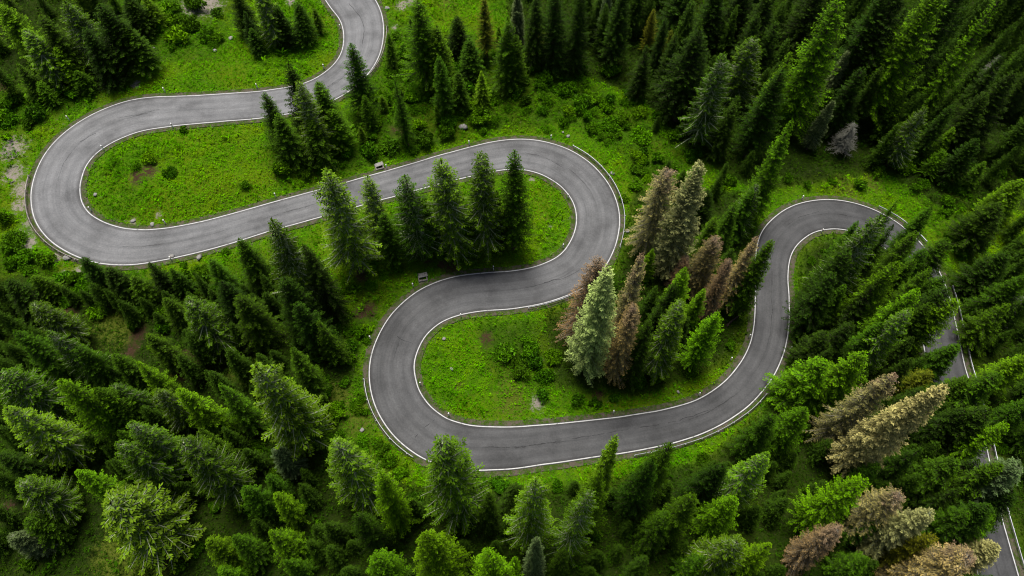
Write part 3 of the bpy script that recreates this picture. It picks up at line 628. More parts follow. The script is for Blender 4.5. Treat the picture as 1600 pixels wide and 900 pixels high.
for a in [
 # top left corner
 (4,8,105,62,'br','bright green spruce cut by the left edge in the top left corner'),
 (38,46,105,64,'rl','spruce with pale ribbed crown right beside the corner spruce at top left'),
 (66,26,115,60,'sp','mid green spruce second from the corner in the top left clump'),
 (100,0,120,70,'rp','tall spruce with pale ribs in the middle of the top left clump'),
 (128,40,100,62,'ds','dark spruce in the shade of the top left clump'),
 (155,8,120,74,'ds','dark broad spruce on the right flank of the top left clump'),
 (190,38,80,62,'sp','rightmost spruce of the top left clump above the gravel patch'),
 (88,78,70,46,'br','bright young spruce in front of the top left clump'),
 (28,100,70,50,'sp','low spruce at the left edge below the corner spruce'),
 (60,128,45,40,'la','light green young larch below the top left clump'),
 (118,112,40,36,'sp','small spruce left of the gravel patch at top left'),
 (196,-6,70,56,'ds','dark spruce at the top edge above the right flank of the top left clump'),
 (225,-4,50,40,'br','bright small spruce at the top edge left of the pinkish bare ground'),
 # top, inside the topmost bend
 (366,-16,80,46,'ds','dark spruce at the top edge just right of the pinkish bare ground'),
 (402,-24,100,50,'rl','pale ribbed spruce at the top edge inside the topmost bend'),
 (432,8,68,42,'ds','dark slim spruce right of the pale ribbed one inside the topmost bend'),
 (462,6,64,42,'sp','mid green spruce nearest the asphalt inside the topmost bend'),
 (392,46,42,30,'sp','knee high dark spruce on the meadow inside the topmost bend'),
 (383,20,60,34,'ds','narrow dark spruce below the pinkish bare ground'),
 (490,12,40,30,'la','little larch on the rim inside the topmost bend'),
 # clump at the first straight
 (412,143,95,52,'sp','leftmost spruce of the clump overlapping the top straight'),
 (449,100,125,56,'ds','tall thin dark spruce of the clump overlapping the top straight'),
 (468,126,125,58,'rl','pale ribbed spruce in the clump overlapping the top straight'),
 (500,128,95,62,'sp','right hand spruce of the clump overlapping the top straight'),
 (434,178,80,56,'sp','lower left spruce of the clump below the top straight'),
 (480,185,75,58,'sp','lowest central spruce of the clump below the top straight'),
 (516,172,62,50,'br','brighter low spruce at the right foot of the clump below the top straight'),
 (547,70,112,54,'sp','lone dark spruce standing before the topmost bend'),
 (618,122,105,36,'sp','slim spruce on the slope right of the lone spruce at the topmost bend'),
 (570,150,55,34,'la','young larch between the lone spruce and the slim spruce'),
 (688,88,92,46,'sp','pointed spruce on the slope above the middle of the photo'),
 (648,-4,140,92,'la','big light green larch right of the topmost bend'),
 (680,36,105,70,'la','second light green larch just right of the big one'),
 (712,26,60,40,'ds','dark small spruce right of the light green larches'),
 (757,-4,95,50,'yl','yellowish larch at the top edge beside the dark wood'),
 (789,32,108,54,'sp','leafy mid green spruce at the left border of the dark wood'),
 (735,60,60,44,'sp','low spruce left of the yellowish larch'),
 (716,110,60,38,'sp','young spruce right of the pointed spruce on the slope'),
 (752,112,50,36,'br','bright young spruce at the meadow rim under the yellowish larch'),
 (604,52,55,36,'la','small larch just outside the topmost bend'),
 # front row of the dark wood; its shade is partly painted in through ds
 (808,-18,95,38,'lg','pale grey green spruce at the top edge, left end of the dark wood'),
 (806,56,80,42,'sp','spruce at the left foot of the dark wood below the pale one'),
 (838,-12,112,50,'ds','dark spruce right of the pale grey green spruce at the top edge'),
 (872,-22,130,54,'ds','dark spruce fourth from the left in the wood at the top edge'),
 (907,-20,135,50,'ds','tall dark spruce left of the narrow pale spruce in the dark wood'),
 (947,-16,88,26,'lg','narrow pale spruce hanging over the top edge in the dark wood'),
 (973,-20,125,52,'ds','green spruce directly right of the narrow pale spruce'),
 (1023,16,68,28,'yl','thin yellowish larch in the gap of the dark wood'),
 (1012,70,84,46,'ds','short dark spruce below the thin yellowish larch'),
 (1050,46,52,26,'yl','second thin yellowish larch with a bare stem in the dark wood'),
 (1072,-30,90,66,'ds','broad spruce at the top edge above the second thin larch'),
 (1094,42,150,84,'ds','broad green spruce at the front of the dark wood, centre right'),
 (1132,84,150,74,'rp','pointed ribbed spruce at the front of the dark wood'),
 (1148,162,88,42,'ds','small pointed spruce at the lower tip of the dark wood'),
 (1128,-24,100,60,'ds','dark spruce at the top edge behind the broad green spruce'),
 (1180,56,120,66,'rp','spruce with star shaped branches right of the pointed ribbed one'),
 (1168,-30,110,60,'ds','dark spruce at the top edge right of centre'),
 (1222,104,150,66,'ds','spruce between the star branched one and the bright spire'),
 (1241,76,135,58,'br','bright spire standing left of the tall leaning spruces at upper right'),
 (1245,180,175,62,'br','bright long spruce pointing at the grass above the right hand bend'),
 (1185,285,85,44,'rp','ribbed spruce below the bright long one near the right hand bend'),
 (1208,-30,140,64,'ds','dark spruce at the top edge left of the tallest bright spruce'),
 (1326,-8,265,84,'br','tallest bright spruce leaning over from the top edge'),
 (1326,80,100,30,'lg','grey green lichened spire beside the tallest bright spruce'),
 (1302,152,90,32,'lg','lower grey green lichened spire beside the tallest bright spruce'),
 (1334,194,50,46,'de','bare grey dead tree under the long spruces at upper right'),
 (1470,-28,345,86,'br','very long bright spruce in the middle of the upper right wood'),
 (1428,-34,230,80,'ds','dark tall spruce left of the very long bright one'),
 (1578,-22,245,62,'br','long bright spruce near the top right corner'),
 (1446,168,110,52,'rp','spruce with bare ribs between the two long bright ones'),
 (1512,-30,210,74,'ds','dark tall spruce between the two long bright spruces'),
 (1562,88,52,32,'de','grey dead treetop right of the long bright spruce in the corner'),
 (1385,-25,200,70,'ds','dark spruce just right of the tallest bright spruce at the top edge'),
 (1290,-40,150,70,'ds','dark spruce left of the tallest bright spruce at the top edge'),
 (1592,110,150,72,'ds','dark spruce at the right edge below the corner'),
 (1545,150,115,58,'ds','dark spruce below the grey dead treetop'),
 (1598,282,80,60,'br','spruce with bright ribs cut by the right edge above the middle'),
 (1540,252,52,32,'sp','young green spruce in the clearing at the right'),
 (1490,200,60,40,'la','light larch in the clearing between the upper right spruces'),
 (1475,235,50,40,'la','feathery low larch at the foot of the very long bright spruce'),
 (1560,320,90,70,'ds','dark round topped spruce at the right edge of the clearing'),
 (1530,215,90,50,'ds','dark spruce at the upper side of the clearing at right'),
 # row of spruces on the inner side of the upper middle bend
 (509,264,170,92,'rl','tall pale tipped spruce across the middle straight, leftmost of the row'),
 (567,276,120,54,'rl','slim light spruce second of the row across the middle straight'),
 (636,276,125,74,'rp','third spruce of the row across the middle straight'),
 (694,250,150,86,'rl','fourth spruce of the row, broad with pale ribs'),
 (754,243,150,78,'rp','fifth spruce of the row across the middle straight'),
 (803,232,155,70,'sp','dark last spruce of the row inside the upper middle bend'),
 (664,322,80,46,'sp','low spruce in the gap between third and fourth of the row'),
 (730,320,85,44,'sp','low spruce in the gap between fourth and fifth of the row'),
 (600,330,85,50,'sp','low spruce between second and third of the row'),
 (780,300,90,40,'ds','dark slim spruce behind the last spruce of the row'),
 (540,330,70,40,'sp','low spruce at the right foot of the leftmost of the row'),
 (420,338,160,86,'rp','broad ribbed spruce with a bright shoot below the middle straight'),
 # lower left, under the middle straight
 (372,372,88,56,'sp','spruce left of the broad ribbed one below the middle straight'),
 (130,404,72,50,'ds','dark spruce leaning over the guardrail of the left hairpin'),
 (168,420,62,46,'ds','dark low spruce second from the left hairpin guardrail'),
 (205,432,50,44,'sp','round low spruce below the left hairpin'),
 (232,412,56,42,'ds','dark bush like spruce under the left end of the middle straight'),
 (266,420,44,36,'sp','small spruce on the verge under the middle straight'),
 (330,405,60,46,'sp','small spruce in front of the one left of the broad ribbed spruce'),
 (345,440,85,60,'ds','dark spruce above the three fallen logs'),
 (372,462,88,64,'sp','spruce right of the three fallen logs'),
 (296,468,90,78,'rp','broad spruce above and left of the fallen logs'),
 (258,462,60,48,'sp','small spruce left of the broad spruce above the logs'),
 (480,380,120,62,'ds','dark spruce right of the broad ribbed one below the middle straight'),
 (440,430,110,64,'ds','dark spruce below the broad ribbed one'),
 (470,470,90,60,'ds','dark spruce left of the grassy slope'),
 (500,500,70,50,'sp','spruce on the left border of the grassy slope'),
 (455,545,80,60,'sp','spruce above the pale ribbed one in the lower left wood'),
 (60,474,88,62,'rp','spruce left of the red brown bare patch'),
 (22,514,125,66,'sp','spruce at the left edge with its top on the red brown patch line'),
 (78,518,120,64,'rp','spruce right of the one at the left edge, middle left'),
 (120,545,90,54,'sp','spruce below the yellowish clearing'),
 (10,440,70,60,'ds','dark bushy spruce at the left edge below the hairpin'),
 (52,430,50,44,'sp','small spruce left of the red brown bare patch top'),
 (178,552,70,48,'sp','small spruce under the yellowish clearing'),
 (232,520,68,50,'sp','bushy spruce right of the yellowish clearing'),
 (212,566,88,52,'br','bright tipped spruce below the yellowish clearing'),
 (0,584,110,84,'rp','broad spruce cut by the left edge above the lichened one'),
 (86,598,150,76,'br','bright flanked long spruce in the lower left wood'),
 (142,610,110,64,'sp','spruce right of the bright flanked long one'),
 (180,600,80,56,'rp','ribbed spruce upper right of the bright flanked long one'),
 (0,638,140,88,'rl','pale lichen streaked spruce at the left edge'),
 (246,604,84,60,'rp','ribbed spruce in the middle of the lower left wood'),
 (280,602,96,66,'br','bright spruce with pale ribs above the twin crowns'),
 (204,660,115,66,'rl','upper of the twin crowned spruces in the lower left wood'),
 (184,694,110,72,'rp','lower of the twin crowned spruces in the lower left wood'),
 (290,690,120,80,'rp','broad spruce right of the twin crowned spruces'),
 (310,676,80,50,'sp','slim spruce behind the broad one right of the twin crowns'),
 (118,736,90,54,'br','small bright spruce touching the bare ribbed star shaped spruce'),
 (172,784,110,128,'rl','wide star shaped spruce with bare pale ribs in the lower left'),
 (24,756,96,74,'rp','ribbed spruce near the left edge below the lichen streaked one'),
 (44,808,66,56,'sp','spruce in the bottom left corner'),
 (-4,710,90,64,'ds','dark spruce cut by the left edge below the lichen streaked one'),
 (18,835,60,50,'lg','grey green small spruce in the bottom left corner'),
 (398,572,150,100,'rl','big pale ribbed spruce above the lower left clearing'),
 (430,610,100,74,'sp','spruce at the right shoulder of the big pale ribbed one'),
 (340,600,90,60,'sp','spruce left of the big pale ribbed one'),
 (430,700,50,44,'lg','greyish low spruce under the big pale ribbed one'),
 (326,846,60,52,'br','bright spruce near the bottom edge right of the star shaped one'),
 (362,842,56,50,'sp','spruce near the bottom edge right of the bright one'),
 (345,888,40,44,'br','bright treetop cut by the bottom edge at left'),
 (382,762,60,50,'sp','small spruce in the lower clearing'),
 # bottom, seen almost from above
 (524,694,96,92,'rl','broad bright spruce left of the lower bend'),
 (582,744,92,58,'br','bright spruce just below the broad one left of the lower bend'),
 (698,690,118,96,'rl','big pale tipped spruce overlapping the lower bend'),
 (430,774,52,46,'br','small round spruce left of the bottom centre'),
 (422,830,56,58,'br','round topped spruce below the small round one'),
 (448,875,40,40,'sp','treetop at the bottom edge left of centre'),
 (555,800,70,56,'ds','dark spruce below the bright one left of centre'),
 (668,828,82,86,'br','round bright spruce seen from above, left of bottom centre'),
 (578,874,60,74,'br','bright treetop cut by the bottom edge left of the round one'),
 (775,856,70,78,'br','bright treetop cut by the bottom edge at the centre'),
 (832,750,96,78,'rl','pale ribbed spruce under the lower straight'),
 (905,780,92,58,'rl','slim pale ribbed spruce right of the one under the lower straight'),
 (842,836,66,40,'lg','small grey green willowy tree near the bottom centre'),
 (800,866,40,30,'br','tiny bright treetop beside the grey green tree'),
 (963,686,115,52,'gl','pale tipped spruce overlapping the edge line of the lower straight'),
 (938,738,90,60,'sp','dark green spruce behind the pale tipped one at the lower straight'),
 (1050,694,95,56,'sp','spruce reaching the guardrail of the lower bend'),
 (1022,726,90,58,'ds','dark spruce left of the one reaching the lower guardrail'),
 (1082,772,78,62,'sp','spruce in the middle of the bottom right wood'),
 (1042,800,60,54,'sp','low spruce left of the one in the middle of the bottom right wood'),
 (1152,776,74,64,'br','bright spruce with feathered top under the lower bend'),
 (1196,714,104,72,'rl','light spruce below the end of the lower guardrail'),
 (1130,722,80,58,'ds','dark spruce below the lower guardrail'),
 (1150,844,74,82,'rp','broad ribbed spruce at the bottom edge under the feathered one'),
 (1208,848,70,56,'br','bright spruce at the bottom edge right of the broad ribbed one'),
 (1100,868,50,50,'sp','treetop at the bottom edge left of the broad ribbed one'),
 (1010,876,40,46,'ds','dark treetop at the bottom edge right of the centre'),
 (760,770,50,44,'ds','dark low spruce under the big pale tipped one'),
 (880,862,40,36,'ds','dark small treetop right of the grey green tree'),
 # the mixed cluster in the lower island
 (922,392,140,70,'pk','reddish brown spruce touching the road, leftmost of the brown ones'),
 (946,412,212,80,'li','big pale lichen spruce in the centre of the photo'),
 (1004,392,185,70,'bw','brown spruce directly right of the big pale lichen spruce'),
 (990,474,118,56,'bw','brown low spruce at the foot of the big pale lichen spruce'),
 (1042,264,135,70,'bw','upper left of the two tall yellowish spruces above the cluster'),
 (1096,258,180,76,'ly','right and larger of the two tall yellowish spruces above the cluster'),
 (1020,388,52,30,'br','bright green shoot right of the brown spruce'),
 (1071,400,60,34,'pk','pink brown tip behind the bright spruce of the cluster'),
 (1074,418,105,56,'br','bright spruce in the middle of the island cluster'),
 (1120,372,95,54,'bw','yellow brown spruce in the right half of the cluster'),
 (1182,366,125,50,'bw','brown spruce leaning towards the right hand climb'),
 (1142,404,105,38,'pk','slim reddish spruce between the two right hand brown ones'),
 (1130,430,70,34,'bw','short pale brown spruce under the slim reddish one'),
 (1206,374,125,54,'sp','dark green spruce overlapping the right hand climb'),
 (1098,448,70,38,'br','star topped bright spruce in the cluster'),
 (1066,470,120,66,'rl','ribbed spruce at the foot of the cluster'),
 (1118,488,95,64,'vb','brilliant yellow green larch with bare lower branches'),
 (1012,500,100,52,'ds','dark spruce between the brown ones and the ribbed one'),
 (1036,480,90,46,'ds','very dark slim spruce in the middle of the cluster'),
 (1056,440,90,44,'ds','dark spruce hidden behind the bright one of the cluster'),
 (1150,316,92,50,'sp','green spruce left of the right hand bend'),
 (1122,338,84,50,'sp','green spruce right of the larger yellowish spruce'),
 (1176,296,80,44,'sp','green spruce just above the right hand bend edge'),
 (1108,300,70,44,'ds','dark spruce behind the larger yellowish spruce'),
 # inside and round the right hand bend
 (1368,342,165,72,'rp','first spruce inside the right hand bend, over the asphalt'),
 (1406,312,110,44,'sp','slim spruce behind the rail of the right hand bend'),
 (1398,352,130,50,'ds','dark spruce second inside the right hand bend'),
 (1432,362,150,62,'sp','third spruce inside the right hand bend'),
 (1460,322,110,50,'sp','spruce beyond the rail at the top of the right hand road'),
 (1484,376,110,64,'sp','bushy spruce right of the short rail'),
 (1405,408,150,60,'br','long spruce in the middle of the right hand block'),
 (1454,420,130,56,'sp','spruce near the road gap in the right hand block'),
 (1434,452,150,66,'br','long bright spruce in the lower right hand block'),
 (1330,392,120,62,'ds','dark spruce nearest the inner rim of the right hand bend'),
 (1310,430,110,66,'ds','dark spruce in the deep shade inside the right hand bend'),
 (1374,440,120,58,'ds','dark spruce left of the long one in the right hand block'),
 (1422,486,135,66,'rl','ribbed spruce pointing to the patch of open road'),
 (1496,466,115,62,'br','bright spruce over the double white lines at the right'),
 (1380,505,100,60,'sp','spruce in the lower part of the right hand block'),
 (1330,500,90,60,'ds','dark spruce below the deep shade of the right hand block'),
 (1290,520,70,54,'ds','dark spruce above the broad bright crown at the right'),
 (1345,555,115,84,'br','broad bright crown below the right hand block'),
 (1285,560,90,80,'br','second broad bright crown left of the first'),
 (1498,536,80,56,'sp','dark spruce below the patch of open road'),
 (1568,544,100,62,'br','bright spruce right of the descending guardrail'),
 (1450,580,60,50,'yl','yellow green treetop above the long yellowish spruce'),
 (1396,590,150,84,'bw','brown broad spruce left of the long yellowish one'),
 (1476,602,215,84,'ly','long yellowish spruce in the right lower wood'),
 (1264,636,90,60,'br','bright spruce right of the lower bend'),
 (1212,650,80,54,'sp','spruce left of the bright one right of the lower bend'),
 (1582,616,90,52,'sp','spruce at the right edge below the descending guardrail'),
 (1578,662,130,68,'vb','brilliant green larch at the right beside the hidden road'),
 (1350,750,125,84,'vb','broad brilliant green larch at the lower right'),
 (1408,776,100,66,'bw','tan spruce right of the broad brilliant larch'),
 (1450,800,115,60,'ly','pale tan spruce pointing right of the broad brilliant larch'),
 (1318,830,90,62,'pk','pinkish brown bare looking spruce under the brilliant larch'),
 (1356,872,60,60,'sp','green spruce at the bottom edge right of the pinkish one'),
 (1378,812,60,42,'sp','green spruce between the tan ones and the brilliant larch'),
 (1466,834,100,66,'yl','yellow tan treetop near the bottom right'),
 (1512,864,130,92,'bw','broad tan spruce at the bottom edge near the hidden road'),
 (1604,726,135,80,'lg','pale spruce cut by the right edge over the hidden road'),
 (1604,856,60,54,'ly','pale branches at the right edge in the bottom corner'),
 (1545,790,90,78,'ds','dark spruce covering the hidden road at the lower right'),
 (1594,800,70,60,'br','bright spruce at the right edge near the bottom corner'),
 (1502,720,90,70,'sp','spruce left of the hidden road at the lower right'),
 (1440,700,90,60,'ds','dark spruce in the shade below the long yellowish spruce'),
 (1540,590,80,50,'sp','spruce over the descending guardrail'),
 (1524,655,90,54,'ds','dark spruce on the hidden road edge'),
 (1598,432,100,66,'sp','spruce at the right edge at mid height'),
 (1600,462,66,46,'de','brown grey dead treetop at the right edge'),
 (1484,446,115,66,'ds','dark spruce over the double lines just above the open road patch'),
 (1455,478,95,50,'sp','spruce with its top on the upper end of the open road patch'),
 (1520,588,95,62,'sp','dark green spruce right below the open road patch'),
 (1512,640,100,66,'ds','dark spruce over the double line piece at the right'),
 (1544,668,95,60,'sp','spruce left of the brilliant green larch'),
 (1535,716,90,64,'ds','dark spruce below the brilliant green larch'),
 (1560,748,80,60,'sp','spruce hiding the road under the brilliant green larch'),
 (1508,800,80,60,'sp','spruce left of the open road piece in the bottom right corner'),
 (1490,432,80,50,'sp','spruce hiding the line right of the right hand block'),
 (1445,392,90,48,'sp','spruce in the gap between the right hand block and the short rail'),
 (1562,580,130,80,'sp','spruce leaning over the guardrail below the open road patch'),
 (1556,632,125,80,'ds','dark broad spruce over the hidden road, above the brilliant green larch'),
 (1570,728,120,76,'sp','spruce over the hidden road between the larch and the pale spruce'),
 (1590,770,100,70,'ds','dark spruce over the hidden road under the pale edge spruce'),
 (1572,396,90,66,'ds','dark spruce right of the double white lines'),
 (1576,476,90,62,'sp','spruce between the dead treetop and the descending guardrail'),
]: T(*a)
# trees of the woods between the ones above: random places in the dark parts of the photo
LAND = [('the tallest spruce at upper right',1300,150),('the very long spruce',1420,130),('the top right corner spruce',1530,90),('the narrow pale spruce',945,30),('the broad dark wood spruce',1090,110),
 ('the clearing at the right',1490,250),('the right hand bend',1290,330),('the open road patch',1470,530),('the long yellowish spruce',1410,670),('the brilliant broad larch',1300,790),('the hidden lower right road',1540,840),
 ('the lower guardrail',1130,680),('the pale lower straight spruce',960,740),('the pale lower bend spruce',700,750),('the grassy left slope',540,620),('the big pale ribbed spruce',420,640),('the star shaped spruce at lower left',200,820),
 ('the twin crowned spruces',220,720),('the three fallen logs',320,540),('the yellowish clearing',190,500),('the left hairpin',90,300),('the left grassy island',250,280),('the broad ribbed spruce',440,420),('the row of five spruces',690,330),
 ('the top straight clump',470,190),('the topmost bend',560,60),('the big light green larch',660,60),('the pointed slope spruce',690,140),('the upper middle bend',900,240),('the two yellowish spruces',1060,330),('the brilliant larch of the island',1100,550),
 ('the big pale lichen spruce',910,520),('the lower grassy island',760,600),('the pinkish bare ground',320,10),('the top left clump',100,80),('the long bright bend spruce',1210,240),('the right edge dead treetop',1590,480),('the bottom edge at the centre',770,890),('the bottom left corner',20,880)]
AUTO = []
def auto(e, px, py, word):
    L = min(LAND, key=lambda l: (l[1]-px)**2+(l[2]-py)**2); dx, dy = px-L[1], py-L[2]
    if math.hypot(dx, dy) < 14: dr = 'right at'
    else:
        k_ = int(round(math.degrees(math.atan2(-dy, dx))/45)) % 8
        dr = ['right of', 'upper right of', 'above', 'upper left of', 'left of', 'lower left of', 'below', 'lower right of'][k_]
    AUTO.append((word, dr, L[0], math.hypot(dx, dy), e))
ORD = ['nearest', 'second', 'third', 'fourth', 'fifth', 'sixth', 'seventh', 'eighth', 'ninth', 'tenth', 'eleventh', 'twelfth', 'thirteenth', 'fourteenth', 'fifteenth', 'sixteenth']
def finish_labels():
    G = {}
    for a in AUTO: G.setdefault(a[:3], []).append(a)
    for key, L in G.items():
        L.sort(key=lambda a: a[3])
        for i, a in enumerate(L):
            a[4]['label'] = ('%s %s %s' % key) if len(L) == 1 else '%s %s %s, %s one' % (*key, ORD[min(i, 15)])
FILL = [([(815,-50),(1620,-50),(1620,300),(1520,290),(1400,262),(1250,272),(1160,250),(1040,180),(930,110)], 150, (10,19), ('ds',)),
 ([(-10,450),(90,470),(110,560),(250,590),(420,440),(520,440),(500,560),(480,690),(330,800),(120,730),(-10,880)], 62, (6,12), ('ds','sp','ds')),
 ([(500,740),(640,790),(900,760),(1150,730),(1230,650),(1290,700),(1250,920),(380,920),(420,780)], 46, (5,11), ('ds','ds','sp')),
 ([(1250,420),(1400,380),(1460,440),(1420,560),(1250,540)], 14, (10,16), ('ds','sp')),
 ([(1240,600),(1400,560),(1500,560),(1600,560),(1620,920),(1280,920)], 44, (8,15), ('ds','ds','sp')),
 ([(1520,380),(1640,340),(1640,900),(1590,700),(1540,560)], 24, (8,15), ('ds','sp')),
 ([(-20,-30),(230,-30),(200,100),(60,160),(-20,170)], 18, (5,12), ('sp','ds','la')),
 ([(625,-30),(830,-30),(850,90),(1010,160),(1060,225),(980,190),(860,120),(690,120),(620,50)], 14, (2.5,6), ('br','la','sp')),
 ([(110,470),(470,455),(500,490),(300,530)], 16, (4,8), ('sp','ds')), ([(560,150),(720,130),(700,210),(560,240)], 8, (2.5,6), ('sp','la')),
 ([(1000,500),(1060,430),(1150,440),(1060,560)], 4, (8,14), ('ds',)), ([(1000,250),(1170,260),(1150,320),(1010,330)], 5, (5,9), ('sp',))]
FILLED = []
for poly, n, (ha, hb), kinds in FILL:
    P = np.array(poly); done = 0; tries = 0
    while done < n and tries < 4000:
        tries += 1
        bx, by = rng.uniform(P[:, 0].min(), P[:, 0].max()), rng.uniform(P[:, 1].min(), P[:, 1].max())
        if not inside(poly, np.array([bx]), np.array([by]))[0]: continue
        x, y = ground(bx, by); D, _ = road_info(x, y)
        if D[0] < 3.5: continue
        if min(math.hypot(x-p[0], y-p[1])/(.6*p[2]+.6) for p in PLACED) < 1.0: continue
        if min(math.hypot(x-p[0], y-p[1]) for p in PLACED) < 2.5: continue
        dist = math.hypot(x-PLACED[0][0], y)
        kd = kinds[rng.integers(len(kinds))]; h = rng.uniform(ha, hb)
        e = place(x, y, h, h*rng.uniform(.15, .21)+.5, kd, 'spruce', 'spruces filling the woods'); FILLED.append((e, h, kd)); done += 1
        tz = gz(x, y)+h; tx, ty = project(x, y, tz)
        sz = 'tall' if h > 15 else ('mid sized' if h > 10 else 'small')
        auto(e, (tx+bx)/2, (ty+by)/2, sz+(' light' if kd == 'la' else ' very dark' if kd == 'ds' else (' pale ribbed' if kd == 'rp' else ' green'))+(' larch' if kd == 'la' else ' spruce'))
# past 300 spruces the smallest in the picture become one mass
SPR = [o for o in C.objects if o.name.split('.')[0] == 'spruce_tree']; over = max(0, len(SPR)-288)
if over:
    FS = sorted([f for f in FILLED if f[2] != 'la'], key=lambda f: f[1]/math.dist(f[0].location, (0, 0, CAMH))); FS = FS[:over]; gone = set(f[0].name for f in FS); AUTO[:] = [a for a in AUTO if a[4].name not in gone]
    VV, v_, t_, TR = [], [], [], MB()
    for e, h, kd in FS:
        cr = [c for c in e.children if c.name.startswith('crown')][0].data; n = len(cr.vertices); co_ = np.empty(n*3, np.float32); cr.vertices.foreach_get('co', co_); co_ = co_.reshape(-1, 4, 3)
        pick = rng.random(len(co_)) < .5; cc = co_[pick]; mid_ = cc.mean(1, keepdims=True); cc = (mid_+(cc-mid_)*1.35)*np.array(e.scale); ca, sa = math.cos(e.rotation_euler.z), math.sin(e.rotation_euler.z)
        VV.append((np.stack([cc[..., 0]*ca-cc[..., 1]*sa, cc[..., 0]*sa+cc[..., 1]*ca, cc[..., 2]], -1)+np.array(e.location)).reshape(-1, 3))
        for nm, L in (('v', v_), ('t', t_)):
            a_ = np.empty(n, np.float32); cr.attributes[nm].data.foreach_get('value', a_); L.append(a_.reshape(-1, 4)[pick].ravel())
        for c in list(e.children): bpy.data.objects.remove(c)
        bpy.data.objects.remove(e)
    VV = np.concatenate(VV); me = mesh_from('forest', VV, np.arange(len(VV)), np.full(len(VV)//4, 4)); add_attr(me, 'v', np.concatenate(v_)); add_attr(me, 't', np.concatenate(t_))
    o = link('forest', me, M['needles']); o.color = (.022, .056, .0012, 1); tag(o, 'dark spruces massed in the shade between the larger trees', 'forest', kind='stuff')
# ---------------------------------------------------------------- shrubs
def shrub_at(px, py, rpx, tint, word=None):
    x, y = ground(px, py); D, _ = road_info(x, y); rad = rpx*mpp(px, py)
    if D[0] < rad*.8+.5: return
    i = COUNT[0]; COUNT[0] += 1; fo, st = SHRUB[i % 6]; e = empty('shrub', (x, y, gz(x, y)-.1), i*1.7 % 6.28)
    s_ = rad*1.05; e.scale = (s_*random.uniform(.85, 1.2), s_*random.uniform(.85, 1.2), s_*random.uniform(.8, 1.25))
    j = random.uniform(.8, 1.25); h_ = random.uniform(.85, 1.2)
    for nm, me in (('foliage', fo), ('stems', st)):
        o = bpy.data.objects.new(nm, me); C.objects.link(o); o.parent = e; o.color = (min(1, tint[0]*j*h_), min(1, tint[1]*j), tint[2], 1)
    tag(e, 'green shrub', 'shrub', 'shrubs on the slopes'); auto(e, px, py, word or ('bright' if tint[1] > .13 else ('dark' if tint[1] < .08 else 'green'))+(' large' if rad > 2.3 else ' low')+' shrub')
BRT, MID, DRK = (.090, .230, .001), (.055, .150, .001), (.036, .105, .001)
